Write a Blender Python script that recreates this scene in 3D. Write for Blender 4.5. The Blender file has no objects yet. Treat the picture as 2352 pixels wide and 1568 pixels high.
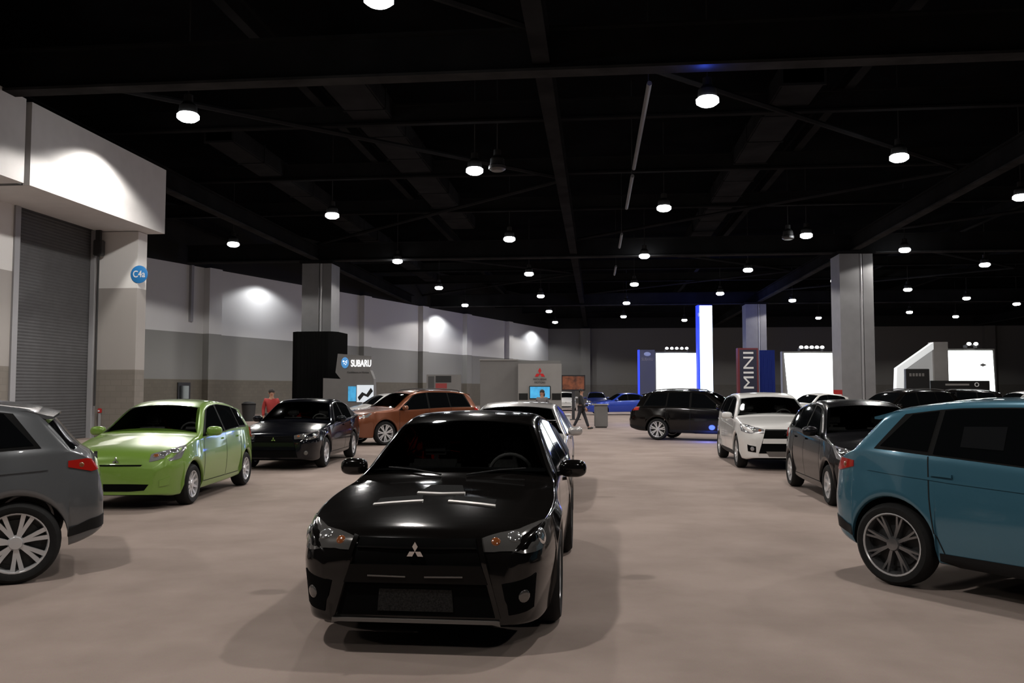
import bpy, bmesh, math, random
from mathutils import Vector, Matrix
from mathutils.bvhtree import BVHTree
random.seed(3)
SC = bpy.context.scene
COL = SC.collection
PI = math.pi
F = 1950.0
TH = math.radians(5.68)
PITCH = math.atan(111 / F)
H = 1.65
HZ = 895.0
FLAT = Vector((-math.sin(TH), math.cos(TH), 0))
RIGHT = Vector((math.cos(TH), math.sin(TH), 0))
FWD = FLAT * math.cos(PITCH) + Vector((0, 0, math.sin(PITCH)))
UP = RIGHT.cross(FWD)
CAM = Vector((0, 0, H))

def ray(px, py): return FWD + RIGHT * ((px - 1176) / F) + UP * ((784 - py) / F)
def on_z(px, py, z):
    r = ray(px, py); return CAM + r * ((z - H) / r.z)
def on_x(px, py, x):
    r = ray(px, py); return CAM + r * (x / r.x)
def on_y(px, py, y):
    r = ray(px, py); return CAM + r * (y / r.y)
def on_d(px, py, d):
    r = ray(px, py); return CAM + r * (d / r.dot(FLAT))
def fp(px, d):
    p = on_d(px, HZ, d); p.z = 0; return p
def floor_d(py): return F * H / (py - HZ)

# ------------------------------------------------------------------ materials
def mat(name, col, rough=.5, metal=0., coat=0., es=0., noise=0., nscale=8., ecol=None, spec=.5):
    m = bpy.data.materials.new(name); m.use_nodes = True
    nt = m.node_tree; b = nt.nodes['Principled BSDF']
    b.inputs['Base Color'].default_value = (*col, 1)
    b.inputs['Roughness'].default_value = rough
    b.inputs['Metallic'].default_value = metal
    b.inputs['Coat Weight'].default_value = coat
    b.inputs['Coat Roughness'].default_value = .04
    b.inputs['Specular IOR Level'].default_value = spec
    if es:
        b.inputs['Emission Color'].default_value = (*(ecol or col), 1)
        b.inputs['Emission Strength'].default_value = es
    if noise:
        tc = nt.nodes.new('ShaderNodeTexCoord'); n = nt.nodes.new('ShaderNodeTexNoise')
        n.inputs['Scale'].default_value = nscale; n.inputs['Detail'].default_value = 5
        r = nt.nodes.new('ShaderNodeValToRGB')
        r.color_ramp.elements[0].position = .3; r.color_ramp.elements[1].position = .7
        r.color_ramp.elements[0].color = (*[c * (1 - noise) for c in col], 1)
        r.color_ramp.elements[1].color = (*[c * (1 + noise) for c in col], 1)
        nt.links.new(tc.outputs['Object'], n.inputs['Vector'])
        nt.links.new(n.outputs['Fac'], r.inputs['Fac'])
        nt.links.new(r.outputs['Color'], b.inputs['Base Color'])
    return m

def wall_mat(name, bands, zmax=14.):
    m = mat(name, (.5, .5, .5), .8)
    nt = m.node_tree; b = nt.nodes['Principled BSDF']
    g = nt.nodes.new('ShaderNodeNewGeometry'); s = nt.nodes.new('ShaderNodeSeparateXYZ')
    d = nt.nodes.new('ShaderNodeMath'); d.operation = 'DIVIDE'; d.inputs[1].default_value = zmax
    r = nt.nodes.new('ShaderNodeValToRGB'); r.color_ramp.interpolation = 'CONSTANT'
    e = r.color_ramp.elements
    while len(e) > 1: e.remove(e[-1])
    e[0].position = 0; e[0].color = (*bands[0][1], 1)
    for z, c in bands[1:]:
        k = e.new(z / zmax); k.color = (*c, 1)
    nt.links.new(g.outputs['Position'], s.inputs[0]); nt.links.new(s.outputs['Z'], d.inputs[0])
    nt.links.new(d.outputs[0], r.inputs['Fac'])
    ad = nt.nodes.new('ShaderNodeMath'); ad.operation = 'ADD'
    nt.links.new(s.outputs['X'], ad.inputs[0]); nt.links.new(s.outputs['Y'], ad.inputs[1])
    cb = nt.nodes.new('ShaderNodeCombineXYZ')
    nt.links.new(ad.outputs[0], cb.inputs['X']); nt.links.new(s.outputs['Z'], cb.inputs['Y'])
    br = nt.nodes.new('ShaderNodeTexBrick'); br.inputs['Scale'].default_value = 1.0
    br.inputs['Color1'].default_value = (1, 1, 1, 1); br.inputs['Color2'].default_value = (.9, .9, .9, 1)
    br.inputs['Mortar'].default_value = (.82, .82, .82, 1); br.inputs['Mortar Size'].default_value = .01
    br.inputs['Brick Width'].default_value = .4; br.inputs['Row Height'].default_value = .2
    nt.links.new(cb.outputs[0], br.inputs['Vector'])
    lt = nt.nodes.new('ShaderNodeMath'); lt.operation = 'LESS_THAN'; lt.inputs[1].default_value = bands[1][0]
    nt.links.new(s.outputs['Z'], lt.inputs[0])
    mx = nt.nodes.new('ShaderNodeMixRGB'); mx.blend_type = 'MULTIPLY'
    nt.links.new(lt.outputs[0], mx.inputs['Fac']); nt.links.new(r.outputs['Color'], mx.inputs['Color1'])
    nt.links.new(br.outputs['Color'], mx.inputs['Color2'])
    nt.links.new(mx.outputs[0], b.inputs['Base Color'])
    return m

def clear_glass(name):
    m = bpy.data.materials.new(name); m.use_nodes = True; nt = m.node_tree
    for n in list(nt.nodes):
        if n.type == 'BSDF_PRINCIPLED': nt.nodes.remove(n)
    out = nt.nodes['Material Output']
    tr = nt.nodes.new('ShaderNodeBsdfTransparent'); tr.inputs[0].default_value = (.66, .68, .68, 1)
    gl = nt.nodes.new('ShaderNodeBsdfGlossy'); gl.inputs['Roughness'].default_value = .03
    fr = nt.nodes.new('ShaderNodeFresnel'); fr.inputs['IOR'].default_value = 1.4
    mx = nt.nodes.new('ShaderNodeMixShader')
    nt.links.new(fr.outputs[0], mx.inputs[0]); nt.links.new(tr.outputs[0], mx.inputs[1]); nt.links.new(gl.outputs[0], mx.inputs[2])
    nt.links.new(mx.outputs[0], out.inputs['Surface'])
    return m

M = {}
BLK = (.004, .004, .004)
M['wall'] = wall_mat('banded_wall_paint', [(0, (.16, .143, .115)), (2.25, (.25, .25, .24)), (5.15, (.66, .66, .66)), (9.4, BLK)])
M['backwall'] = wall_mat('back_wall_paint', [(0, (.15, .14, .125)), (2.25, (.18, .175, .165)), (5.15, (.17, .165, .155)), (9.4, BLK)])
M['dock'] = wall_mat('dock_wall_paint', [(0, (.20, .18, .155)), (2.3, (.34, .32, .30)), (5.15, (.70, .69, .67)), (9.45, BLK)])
M['fascia'] = mat('fascia_white', (.62, .61, .60), .75, noise=.04, nscale=2)
M['ceil'] = mat('black_ceiling', (.004, .004, .0044), .95, noise=.3, nscale=.5, spec=0)
M['beam'] = mat('dark_steel_beam', (.013, .013, .0135), .9, noise=.2, nscale=1, spec=0)
M['beamlow'] = mat('lit_steel_flange', (.030, .030, .031), .9, noise=.3, nscale=1, spec=0)  # lighter than the beam, light on the lower flange put into the colour
M['midbeam'] = mat('dim_lit_flange', (.017, .017, .018), .9, noise=.3, nscale=1, spec=0)  # weaker painted light for the central beam's flange
M['joist'] = mat('black_joist', (.013, .013, .0135), .9, noise=.2, nscale=1, spec=0)
M['duct'] = mat('dark_duct', (.017, .017, .018), .9, noise=.2, nscale=1, spec=0)
M['conduit'] = mat('pale_conduit', (.11, .11, .11), .7)
M['column'] = mat('column_paint', (.19, .19, .195), .7, noise=.06, nscale=2)
M['curtain'] = mat('black_curtain', (.006, .006, .006), .95, spec=0)
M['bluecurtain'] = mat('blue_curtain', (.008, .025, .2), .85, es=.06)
M['shutter'] = mat('roller_shutter_grey', (.085, .085, .088), .7, noise=.06, nscale=3, spec=.2)
M['steel'] = mat('grey_steel', (.3, .3, .31), .5)
M['darksteel'] = mat('dark_steel', (.03, .03, .03), .5)
M['red'] = mat('red_plastic', (.4, .02, .02), .5)
M['signblue'] = mat('sign_blue', (.02, .18, .46), .5)
M['white'] = mat('white_plastic', (.7, .7, .7), .5)
M['letter'] = mat('lit_white_letter', (.9, .9, .9), .5, es=1.3)
M['booth'] = mat('booth_grey', (.25, .24, .23), .6, noise=.05, nscale=2)
M['booth2'] = mat('booth_grey_dark', (.15, .145, .14), .6, noise=.05, nscale=2)
M['textgrey'] = mat('grey_lettering', (.05, .05, .05), .5)
M['lit'] = mat('lit_white_panel', (.9, .95, .95), .5, es=3.5, ecol=(.93, 1., .97))
M['litblue'] = mat('lit_blue_edge', (.02, .05, .8), .5, es=.8, ecol=(.03, .07, 1.))
M['litsky'] = mat('lit_sky_panel', (.7, .85, 1), .5, es=3.2, ecol=(.68, .84, 1.))
M['navy'] = mat('navy_banner', (.01, .012, .035), .6)
M['signgrey'] = mat('dim_grey_sign', (.07, .075, .10), .6)
M['banred'] = mat('dark_red_frame', (.13, .012, .018), .6)
M['black'] = mat('black_panel', (.008, .008, .008), .5)
M['under'] = mat('underbody_black', (.004, .004, .004), .9, spec=0)
M['void'] = mat('grille_void_black', (.0018, .0018, .0018), .8, spec=.06, noise=.2, nscale=60)
M['bar'] = mat('dark_bumper_bar', (.0045, .004, .0038), .35, spec=.14, noise=.05, nscale=40)
M['tyre'] = mat('tyre_rubber', (.009, .009, .009), .8, noise=.2, nscale=30, spec=.3)
M['alloy'] = mat('alloy_silver', (.66, .66, .67), .3, metal=.5)
M['alloydark'] = mat('alloy_dark_machined', (.20, .20, .205), .22, metal=.7, coat=.5)
M['disc'] = mat('brake_disc_steel', (.04, .04, .04), .5, metal=.6)
M['glass'] = mat('dark_window_glass', (.003, .0035, .004), .04, coat=.15, spec=.4)
M['clear'] = clear_glass('clear_windscreen_glass')
M['trimblack'] = mat('gloss_black_trim', (.004, .004, .004), .5, spec=.06)
M['plastic'] = mat('black_plastic', (.006, .006, .0065), .6, noise=.1, nscale=40, spec=.25)
M['interior'] = mat('charcoal_interior', (.09, .086, .082), .8, noise=.2, nscale=30)
M['lampglass'] = mat('headlamp_glass', (.34, .34, .35), .12, metal=.5, coat=1)
M['lampdark'] = mat('headlamp_dark_glass', (.13, .125, .12), .12, metal=.5, coat=1)
M['reflector'] = mat('headlamp_reflector', (.8, .8, .8), .1, metal=.9)
M['amber'] = mat('amber_lens', (.20, .06, .018), .15, coat=1)
M['tail'] = mat('red_tail_lens', (.33, .012, .008), .12, coat=1, es=.03, ecol=(.6, .02, .01))
M['chrome'] = mat('chrome', (.75, .75, .75), .12, metal=1)
M['seam'] = mat('door_gap', (.003, .003, .003), .9)
M['mesh'] = mat('intercooler_mesh', (.016, .0155, .015), .6, noise=.7, nscale=90, spec=.15)
M['lip'] = mat('grey_lip', (.12, .108, .10), .35)
M['ventglint'] = mat('vent_edge_glint', (.42, .40, .385), .35, metal=.4)  # pale tone paints lamp glints onto the bonnet vent edges
M['skin'] = mat('skin', (.38, .2, .13), .6)
M['hairdark'] = mat('dark_hair', (.015, .01, .008), .7)
M['suit'] = mat('black_suit', (.012, .012, .014), .8)
M['redshirt'] = mat('red_shirt', (.30, .025, .022), .8)
M['greyshirt'] = mat('grey_top', (.12, .11, .11), .8)
M['trouser'] = mat('dark_trousers', (.02, .02, .025), .8)
M['shoe'] = mat('black_shoe', (.01, .01, .01), .4)
M['eye'] = mat('eye_dark', (.02, .015, .01), .3)
M['lens'] = mat('lamp_lens_lit', (1, 1, 1), .4, es=28, ecol=(.96, .98, 1.))
M['lensoff'] = mat('lamp_lens_unlit', (.04, .04, .04), .4)
M['house'] = mat('lamp_housing', (.012, .012, .012), .6)
M['spotlit'] = mat('small_spot_lit', (1, 1, 1), .4, es=9)
M['orangepic'] = mat('orange_picture', (.18, .055, .02), .5, es=.04, noise=.8, nscale=3)
M['screen'] = mat('blue_screen', (.05, .3, .55), .3, es=.55, ecol=(.08, .42, .75), noise=.5, nscale=4)
M['screenbw'] = mat('white_screen', (.6, .65, .7), .3, es=.7)

def paint(name, col, metal=.25, rough=.3, coat=1., spec=.5): return mat(name, col, rough, metal, coat, noise=.02, nscale=60, spec=spec)
PT = dict(black=paint('black_paint', (.0042, .0036, .0033), 0, .12, .5, .25), blueblack=paint('blue_black_paint', (.003, .0033, .005), 0, .12, .4, .2),
          green=paint('lime_paint', (.175, .305, .048), .1),
          orange=paint('copper_paint', (.17, .050, .018), .35), blue=paint('teal_blue_paint', (.055, .165, .235), .35, .25),
          grey=paint('grey_paint', (.125, .132, .14), .4), white=paint('white_paint', (.66, .65, .63), 0),
          dgrey=paint('charcoal_paint', (.0055, .0055, .0065), 0, .2, .4, .2), silver=paint('silver_paint', (.5, .48, .47), .5),
          royal=paint('royal_blue_paint', (.012, .05, .42), .2), navy=paint('navy_paint', (.008, .02, .14), .2),
          beige=paint('champagne_paint', (.42, .35, .3), .3))

# ------------------------------------------------------------------ helpers
def link(name, bm, m, parent=None, smooth=True, ang=35, recalc=True):
    if recalc: bmesh.ops.recalc_face_normals(bm, faces=bm.faces)
    me = bpy.data.meshes.new(name); bm.to_mesh(me); bm.free()
    for x in (m if isinstance(m, (list, tuple)) else [m]): me.materials.append(x)
    if smooth:
        me.shade_smooth()
        me.set_sharp_from_angle(angle=math.radians(ang))
    o = bpy.data.objects.new(name, me); COL.objects.link(o)
    if parent: o.parent = parent
    return o
def thing(name, label, cat, loc=(0, 0, 0), rotz=0., group=None):
    o = bpy.data.objects.new(name, None); COL.objects.link(o)
    o.empty_display_size = .2
    o.location = loc; o.rotation_euler = (0, 0, rotz); o['label'] = label; o['category'] = cat
    if group: o['group'] = group
    return o
def tag(o, label, cat, group=None):
    o['label'] = label; o['category'] = cat
    if group: o['group'] = group
    return o
def struct(name, bm, m, smooth=False):
    o = link(name, bm, m, None, smooth); o['kind'] = 'structure'; return o
def bx(bm, x0, x1, y0, y1, z0, z1, bev=0., mi=0):
    v = [bm.verts.new((x, y, z)) for z in (z0, z1) for y in (y0, y1) for x in (x0, x1)]
    fs = [bm.faces.new([v[i] for i in q]) for q in ((0, 2, 3, 1), (4, 5, 7, 6), (0, 1, 5, 4), (2, 6, 7, 3), (0, 4, 6, 2), (1, 3, 7, 5))]
    for f in fs: f.material_index = mi
    if bev:
        es = list({e for f in fs for e in f.edges})
        bmesh.ops.bevel(bm, geom=es, offset=bev, segments=2, affect='EDGES')
    return bm
def box(*a, **k):
    bm = bmesh.new(); bx(bm, *a, **k); return bm
def tube(bm, pts, r, n=8, close=False):
    pts = [Vector(p) for p in pts]; rings = []; N = len(pts)
    for i, p in enumerate(pts):
        if close: t = (pts[(i + 1) % N] - pts[i - 1]).normalized()
        else: t = (pts[min(i + 1, N - 1)] - pts[max(i - 1, 0)]).normalized()
        a = t.cross(Vector((0, 0, 1)))
        if a.length < .05: a = t.cross(Vector((1, 0, 0)))
        a.normalize(); b = t.cross(a)
        rr = r[i] if isinstance(r, (list, tuple)) else r
        rings.append([bm.verts.new(p + (a * math.cos(2 * PI * k / n) + b * math.sin(2 * PI * k / n)) * rr) for k in range(n)])
    pr = list(zip(rings, rings[1:]))
    if close: pr.append((rings[-1], rings[0]))
    for A, B in pr:
        for k in range(n): bm.faces.new((A[k], A[(k + 1) % n], B[(k + 1) % n], B[k]))
    if not close: bm.faces.new(rings[0]); bm.faces.new(rings[-1])
    return bm
def lathe(bm, prof, n=32, axis='z', close=False):
    rings = []
    for r, h in prof:
        ring = []
        for k in range(n):
            a = 2 * PI * k / n
            p = (r * math.cos(a), r * math.sin(a), h) if axis == 'z' else (r * math.cos(a), h, r * math.sin(a))
            ring.append(bm.verts.new(p))
        rings.append(ring)
    pr = list(zip(rings, rings[1:]))
    if close: pr.append((rings[-1], rings[0]))
    for A, B in pr:
        for k in range(n): bm.faces.new((A[k], A[(k + 1) % n], B[(k + 1) % n], B[k]))
    if not close:
        bm.faces.new(rings[0]); bm.faces.new(rings[-1])
    return bm
def prism(bm, poly, y0, y1):
    a = [bm.verts.new((x, y0, z)) for x, z in poly]; b = [bm.verts.new((x, y1, z)) for x, z in poly]
    n = len(poly); bm.faces.new(a); bm.faces.new(b)
    for i in range(n): bm.faces.new((a[i], a[(i + 1) % n], b[(i + 1) % n], b[i]))
    return bm
def ball(bm, c, s, seg=16, sq=1.):
    r = bmesh.ops.create_uvsphere(bm, u_segments=seg, v_segments=max(8, seg // 2), radius=1)
    for v in r['verts']:
        q = [math.copysign(abs(t) ** sq, t) for t in v.co]
        v.co = Vector((c[0] + q[0] * s[0], c[1] + q[1] * s[1], c[2] + q[2] * s[2]))
    return bm
def text(name, s, size, m, parent, loc, rot=(PI / 2, 0, 0), width=None, ext=.012, label=None, off=.0):
    cu = bpy.data.curves.new(name, 'FONT'); cu.body = s; cu.size = size; cu.align_x = 'CENTER'; cu.align_y = 'CENTER'
    cu.extrude = ext; cu.offset = size * off
    t = bpy.data.objects.new('tmp', cu); COL.objects.link(t)
    dg = bpy.context.evaluated_depsgraph_get(); dg.update()
    me = bpy.data.meshes.new_from_object(t.evaluated_get(dg))
    bpy.data.objects.remove(t)
    if width:
        w = max(v.co.x for v in me.vertices) - min(v.co.x for v in me.vertices)
        for v in me.vertices: v.co.x *= width / w
    me.materials.clear(); me.materials.append(m); me.name = name
    o = bpy.data.objects.new(name, me); COL.objects.link(o)
    o.parent = parent; o.location = loc; o.rotation_euler = rot
    if label: o['label'] = label
    return o

# ------------------------------------------------------------------ cars
def pchip(P):
    xs = [p[0] for p in P]; ys = [p[1] for p in P]; n = len(xs)
    h = [xs[i + 1] - xs[i] for i in range(n - 1)]; d = [(ys[i + 1] - ys[i]) / h[i] for i in range(n - 1)]
    m = [0.] * n; m[0] = d[0]; m[-1] = d[-1]
    for i in range(1, n - 1):
        if d[i - 1] * d[i] > 0:
            w1 = 2 * h[i] + h[i - 1]; w2 = h[i] + 2 * h[i - 1]
            m[i] = (w1 + w2) / (w1 / d[i - 1] + w2 / d[i])
    def f(x):
        x = min(max(x, xs[0]), xs[-1]); i = 0
        while i < n - 2 and x > xs[i + 1]: i += 1
        t = (x - xs[i]) / h[i]; t2 = t * t; t3 = t2 * t
        return (2 * t3 - 3 * t2 + 1) * ys[i] + (t3 - 2 * t2 + t) * h[i] * m[i] + (-2 * t3 + 3 * t2) * ys[i + 1] + (t3 - t2) * h[i] * m[i + 1]
    return f

SEDAN = dict(L=4.55, W=1.78, fo=.92, wb=2.635, R=.32, ar=.365, zm=.58, k=.5,
    top=[(0, .60), (.015, .665), (.05, .72), (.12, .765), (.25, .80), (.6, .87), (1.1, .94), (1.40, .975), (1.46, .995), (2.18, 1.385), (2.42, 1.435), (2.8, 1.455), (3.2, 1.435), (3.62, 1.345), (4.1, 1.10), (4.18, 1.085), (4.42, 1.06), (4.5, .99), (4.54, .88), (4.55, .80)],
    sh=[(0, .58), (.05, .665), (.15, .725), (.3, .76), (.8, .835), (1.4, .89), (2.2, .92), (3.2, .96), (4.1, 1.0), (4.4, .98), (4.52, .86), (4.55, .74)],
    w=[(0, .58), (.03, .66), (.09, .735), (.22, .81), (.5, .865), (.9, .885), (2, .89), (3.7, .885), (4.2, .86), (4.45, .81), (4.53, .74), (4.55, .68)],
    base=[(0, .24), (.3, .19), (2, .2), (4.1, .24), (4.55, .34)],
    ws=(1.48, 2.16), rg=(3.62, 4.08), dlo=(1.72, 2.27, 2.62, 3.42, 3.78, 3.55), quarter=False)
EVO = dict(SEDAN); EVO.update(W=1.77, R=.335, ar=.375,
    top=[(0, .62), (.012, .68), (.04, .725), (.10, .765), (.22, .795), (.6, .862), (1.1, .93), (1.40, .965), (1.46, .985), (2.18, 1.385)] + SEDAN['top'][10:],
    w=[(0, .60), (.03, .67), (.09, .735), (.22, .795), (.45, .845), (.75, .878), (.92, .885), (1.4, .87), (3.2, .87), (3.6, .89), (4.2, .86), (4.45, .81), (4.53, .75), (4.55, .69)],
    base=[(0, .2), (.3, .165), (2, .18), (4.1, .24), (4.55, .34)])
CUV = dict(L=4.20, W=1.77, fo=.86, wb=2.67, R=.345, ar=.395, zm=.66, k=.42,
    top=[(0, .70), (.02, .79), (.06, .86), (.16, .925), (.45, .99), (.9, 1.055), (1.16, 1.09), (1.22, 1.11), (1.88, 1.50), (2.12, 1.565), (2.5, 1.595), (3.0, 1.585), (3.45, 1.535), (3.68, 1.49), (3.72, 1.46), (4.01, 1.12), (4.09, 1.07), (4.16, .97), (4.19, .84), (4.20, .78)],
    sh=[(0, .67), (.06, .80), (.2, .875), (.4, .92), (1.1, .98), (2, 1.02), (3.2, 1.095), (3.82, 1.125), (4.04, 1.06), (4.14, .94), (4.20, .72)],
    w=[(0, .60), (.03, .68), (.09, .75), (.22, .82), (.55, .875), (.9, .885), (3.4, .885), (3.75, .86), (3.95, .82), (4.08, .77), (4.16, .71), (4.20, .64)],
    base=[(0, .27), (.3, .22), (2, .23), (3.9, .28), (4.1, .34), (4.20, .40)],
    ws=(1.24, 1.86), rg=(3.74, 4.00), dlo=(1.44, 1.98, 2.42, 3.18, 3.66, 3.44), quarter=True)
SUV = dict(L=4.65, W=1.8, fo=.95, wb=2.67, R=.355, ar=.405, zm=.68, k=.4,
    top=[(0, .74), (.02, .83), (.06, .90), (.18, .965), (.6, 1.04), (1.15, 1.11), (1.22, 1.13), (1.95, 1.56), (2.2, 1.62), (2.7, 1.655), (3.4, 1.645), (4.0, 1.59), (4.15, 1.55), (4.45, 1.1), (4.55, 1.04), (4.62, .92), (4.65, .78)],
    sh=[(0, .71), (.06, .84), (.2, .91), (.4, .95), (1.1, 1.0), (2, 1.03), (3.4, 1.08), (4.2, 1.08), (4.45, 1.02), (4.57, .93), (4.65, .7)],
    w=[(0, .60), (.03, .69), (.1, .77), (.24, .84), (.6, .89), (3.9, .9), (4.3, .88), (4.5, .83), (4.6, .77), (4.65, .70)],
    base=[(0, .28), (.3, .23), (2, .24), (4.2, .3), (4.5, .36), (4.65, .42)],
    ws=(1.24, 1.93), rg=(4.17, 4.42), dlo=(1.46, 2.06, 2.52, 3.32, 4.1, 3.92), quarter=True)
HATCH = dict(L=3.78, W=1.665, fo=.74, wb=2.45, R=.29, ar=.335, zm=.6, k=.46,
    top=[(0, .58), (.02, .66), (.07, .74), (.2, .82), (.5, .91), (.8, .98), (.95, 1.01), (1.0, 1.03), (1.65, 1.42), (1.95, 1.485), (2.25, 1.5), (2.7, 1.47), (3.15, 1.395), (3.33, 1.345), (3.61, 1.0), (3.7, .93), (3.76, .80), (3.78, .70)],
    sh=[(0, .56), (.1, .70), (.4, .82), (.9, .92), (1.8, .95), (2.8, 1.0), (3.5, .98), (3.65, .9), (3.78, .62)],
    w=[(0, .54), (.03, .62), (.1, .70), (.28, .77), (.6, .82), (3.0, .83), (3.4, .80), (3.6, .77), (3.74, .71), (3.78, .65)],
    base=[(0, .22), (.3, .18), (2, .19), (3.5, .25), (3.78, .36)],
    ws=(1.03, 1.63), rg=(3.36, 3.59), dlo=(1.2, 1.74, 2.12, 2.84, 3.2, 3.08), quarter=True)
for S in (SEDAN, EVO, CUV, SUV, HATCH):
    for q in ('top', 'sh', 'w', 'base'): S['f_' + q] = pchip(S[q])

def sec(S, x):
    zt = S['f_top'](x); zs = min(S['f_sh'](x), zt - .02); w = S['f_w'](x)
    sl = abs(S['f_top'](x + .03) - S['f_top'](x - .03)) / .06
    ze = max(zt - (.035 + .06 * min(1, sl)), zs + .008)
    ws = w - .045
    wc = ws - S['k'] * (ze - zs) - .01
    return dict(zt=zt, zs=zs, w=w, ze=ze, ws=ws, wc=wc)
def fillet(P, i, r, n):
    a, b, c = Vector(P[i - 1]), Vector(P[i]), Vector(P[i + 1])
    da, dc = a - b, c - b
    t = min(r, .45 * da.length, .45 * dc.length)
    A = b + da.normalized() * t; Cc = b + dc.normalized() * t
    return [A * (1 - u) ** 2 + b * 2 * u * (1 - u) + Cc * u * u for u in [j / n for j in range(n + 1)]]
def ring(S, x):
    q = sec(S, x); zb = S['f_base'](x); zlo = zb; arch = False
    for xc in (S['fo'], S['fo'] + S['wb']):
        if abs(x - xc) <= S['ar'] + 1e-5:
            zlo = max(zb, S['R'] + math.sqrt(max(0, S['ar'] ** 2 - (x - xc) ** 2))); arch = True
    zs = q['zs']; zlo = min(zlo, zs - .1)
    zm = min(max(S['zm'], zlo + .06), zs - .03)
    w = q['w']; wl = w - .004 if arch else w - .05
    P = [(0, zlo), (wl - .02, zlo), (wl, zlo + .025), (w, zm), (q['ws'], zs), (q['wc'], q['ze']),
         (q['wc'] * .7, q['ze'] + (q['zt'] - q['ze']) * (1 - .49))]
    out = [Vector(P[0]), Vector((wl * .6, zlo))] + fillet(P, 1, .02, 1) + fillet(P, 2, .03, 2) + fillet(P, 3, .2, 4) + fillet(P, 4, .05, 4) + fillet(P, 5, .075, 4)
    for t in (.3, .45, .6, .8, 1.):
        out.append(Vector((q['wc'] * (1 - t), q['ze'] + (q['zt'] - q['ze']) * (1 - (1 - t) ** 2))))
    return out
def body_bm(S):
    L = S['L']; xs = []
    for v in (0, .008, .02, .036, .056, .08, .11, .15, .2, .26): xs += [v, L - v]
    x = .31
    while x < L - .28: xs.append(x); x += .055
    arch = []
    for xc in (S['fo'], S['fo'] + S['wb']):
        arch += [xc - S['ar'] * math.cos(PI * k / 18) for k in range(19)] + [xc - S['ar'] - .003, xc + S['ar'] + .003]
    key = [S['ws'][0] + .062, S['ws'][1]]
    xs = [v for v in xs if all(abs(v - a) > .012 for a in arch) and all(abs(v - a) > .012 for a in key)] + arch + key
    xs = sorted(xs)
    bm = bmesh.new(); rings = []; hole = []
    for x in xs:
        h = ring(S, x); n = len(h)
        r = [bm.verts.new((x, p.x, p.y)) for p in h] + [bm.verts.new((x, -h[i].x, h[i].y)) for i in range(n - 2, 0, -1)]
        rings.append(r)
    N = len(rings[0]); n = N // 2 + 1
    for j, (A, B) in enumerate(zip(rings, rings[1:])):
        for k in range(N):
            f = bm.faces.new((A[k], A[(k + 1) % N], B[(k + 1) % N], B[k]))
            if k < 2 or k >= N - 2: f.material_index = 1
            if n - 6 <= k <= n + 3 and xs[j] >= key[0] - 1e-6 and xs[j + 1] <= key[1] + 1e-6: hole.append(f)
    bm.faces.new(rings[0]); bm.faces.new(rings[-1])
    bmesh.ops.recalc_face_normals(bm, faces=bm.faces)
    return bm, hole

def resample(P, n):
    P = [Vector(p) for p in P]
    d = [0.]
    for a, b in zip(P, P[1:]): d.append(d[-1] + (b - a).length)
    out = []
    for i in range(n):
        t = d[-1] * i / (n - 1); j = 0
        while j < len(P) - 2 and t > d[j + 1]: j += 1
        u = (t - d[j]) / max(1e-9, d[j + 1] - d[j]); out.append(P[j].lerp(P[j + 1], u))
    return out

class Car: pass
def hit(K, p, plane):
    L = K.S['L']
    if plane == 'near': o = None
    elif plane == 'front': o, d = Vector((-2, p[0], p[1])), Vector((1, 0, 0))
    elif plane == 'rear': o, d = Vector((L + 2, p[0], p[1])), Vector((-1, 0, 0))
    elif plane == 'top': o, d = Vector((p[0], p[1], 4)), Vector((0, 0, -1))
    else: o, d = Vector((p[0], 3 * plane, p[1])), Vector((0, -plane, 0))
    if o is not None:
        c, n, i, _ = K.bvh.ray_cast(o, d)
        if c is not None:
            if n.dot(d) > 0: n = -n
            return c, n
        c, n, i, _ = K.bvh.find_nearest(o + d * 2.3)
    else: c, n, i, _ = K.bvh.find_nearest(Vector(p))
    return c, n
def emit(K, name, bm, m, parent=None, ang=40, recalc=True):
    bmesh.ops.translate(bm, verts=bm.verts, vec=(-K.S['L'] / 2, 0, 0))
    return link(name, bm, m, parent or K.root, True, ang, recalc)
def patch(K, name, A, B, plane, m, ns=12, nt=4, off=.005, skirt=.014, parent=None):
    A = resample(A, ns); B = resample(B, ns); bm = bmesh.new(); g = []
    for j in range(nt + 1):
        row = []
        for i in range(ns):
            c, n = hit(K, A[i].lerp(B[i], j / nt), plane)
            v = bm.verts.new(c + n * off); row.append((v, n))
        g.append(row)
    for j in range(nt):
        for i in range(ns - 1):
            bm.faces.new((g[j][i][0], g[j][i + 1][0], g[j + 1][i + 1][0], g[j + 1][i][0]))
    bd = [g[0][i] for i in range(ns)] + [g[j][-1] for j in range(1, nt + 1)] + [g[nt][i] for i in range(ns - 2, -1, -1)] + [g[j][0] for j in range(nt - 1, 0, -1)]
    low = [bm.verts.new(v.co - n * skirt) for v, n in bd]
    for i in range(len(bd)):
        k = (i + 1) % len(bd); bm.faces.new((bd[i][0], bd[k][0], low[k], low[i]))
    return emit(K, name, bm, m, parent)
def seam(K, bm, pts, plane, wd=.005):
    P = resample(pts, max(6, int(len(pts) * 10))); pr = None
    for i, p in enumerate(P):
        t = (P[min(i + 1, len(P) - 1)] - P[max(0, i - 1)]).normalized(); nn = Vector((-t.y, t.x))
        row = []
        for s in (-1, 1):
            c, n = hit(K, p + nn * wd * s, plane); row.append(bm.verts.new(c + n * .003))
        if pr: bm.faces.new((pr[0], pr[1], row[1], row[0]))
        pr = row
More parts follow.
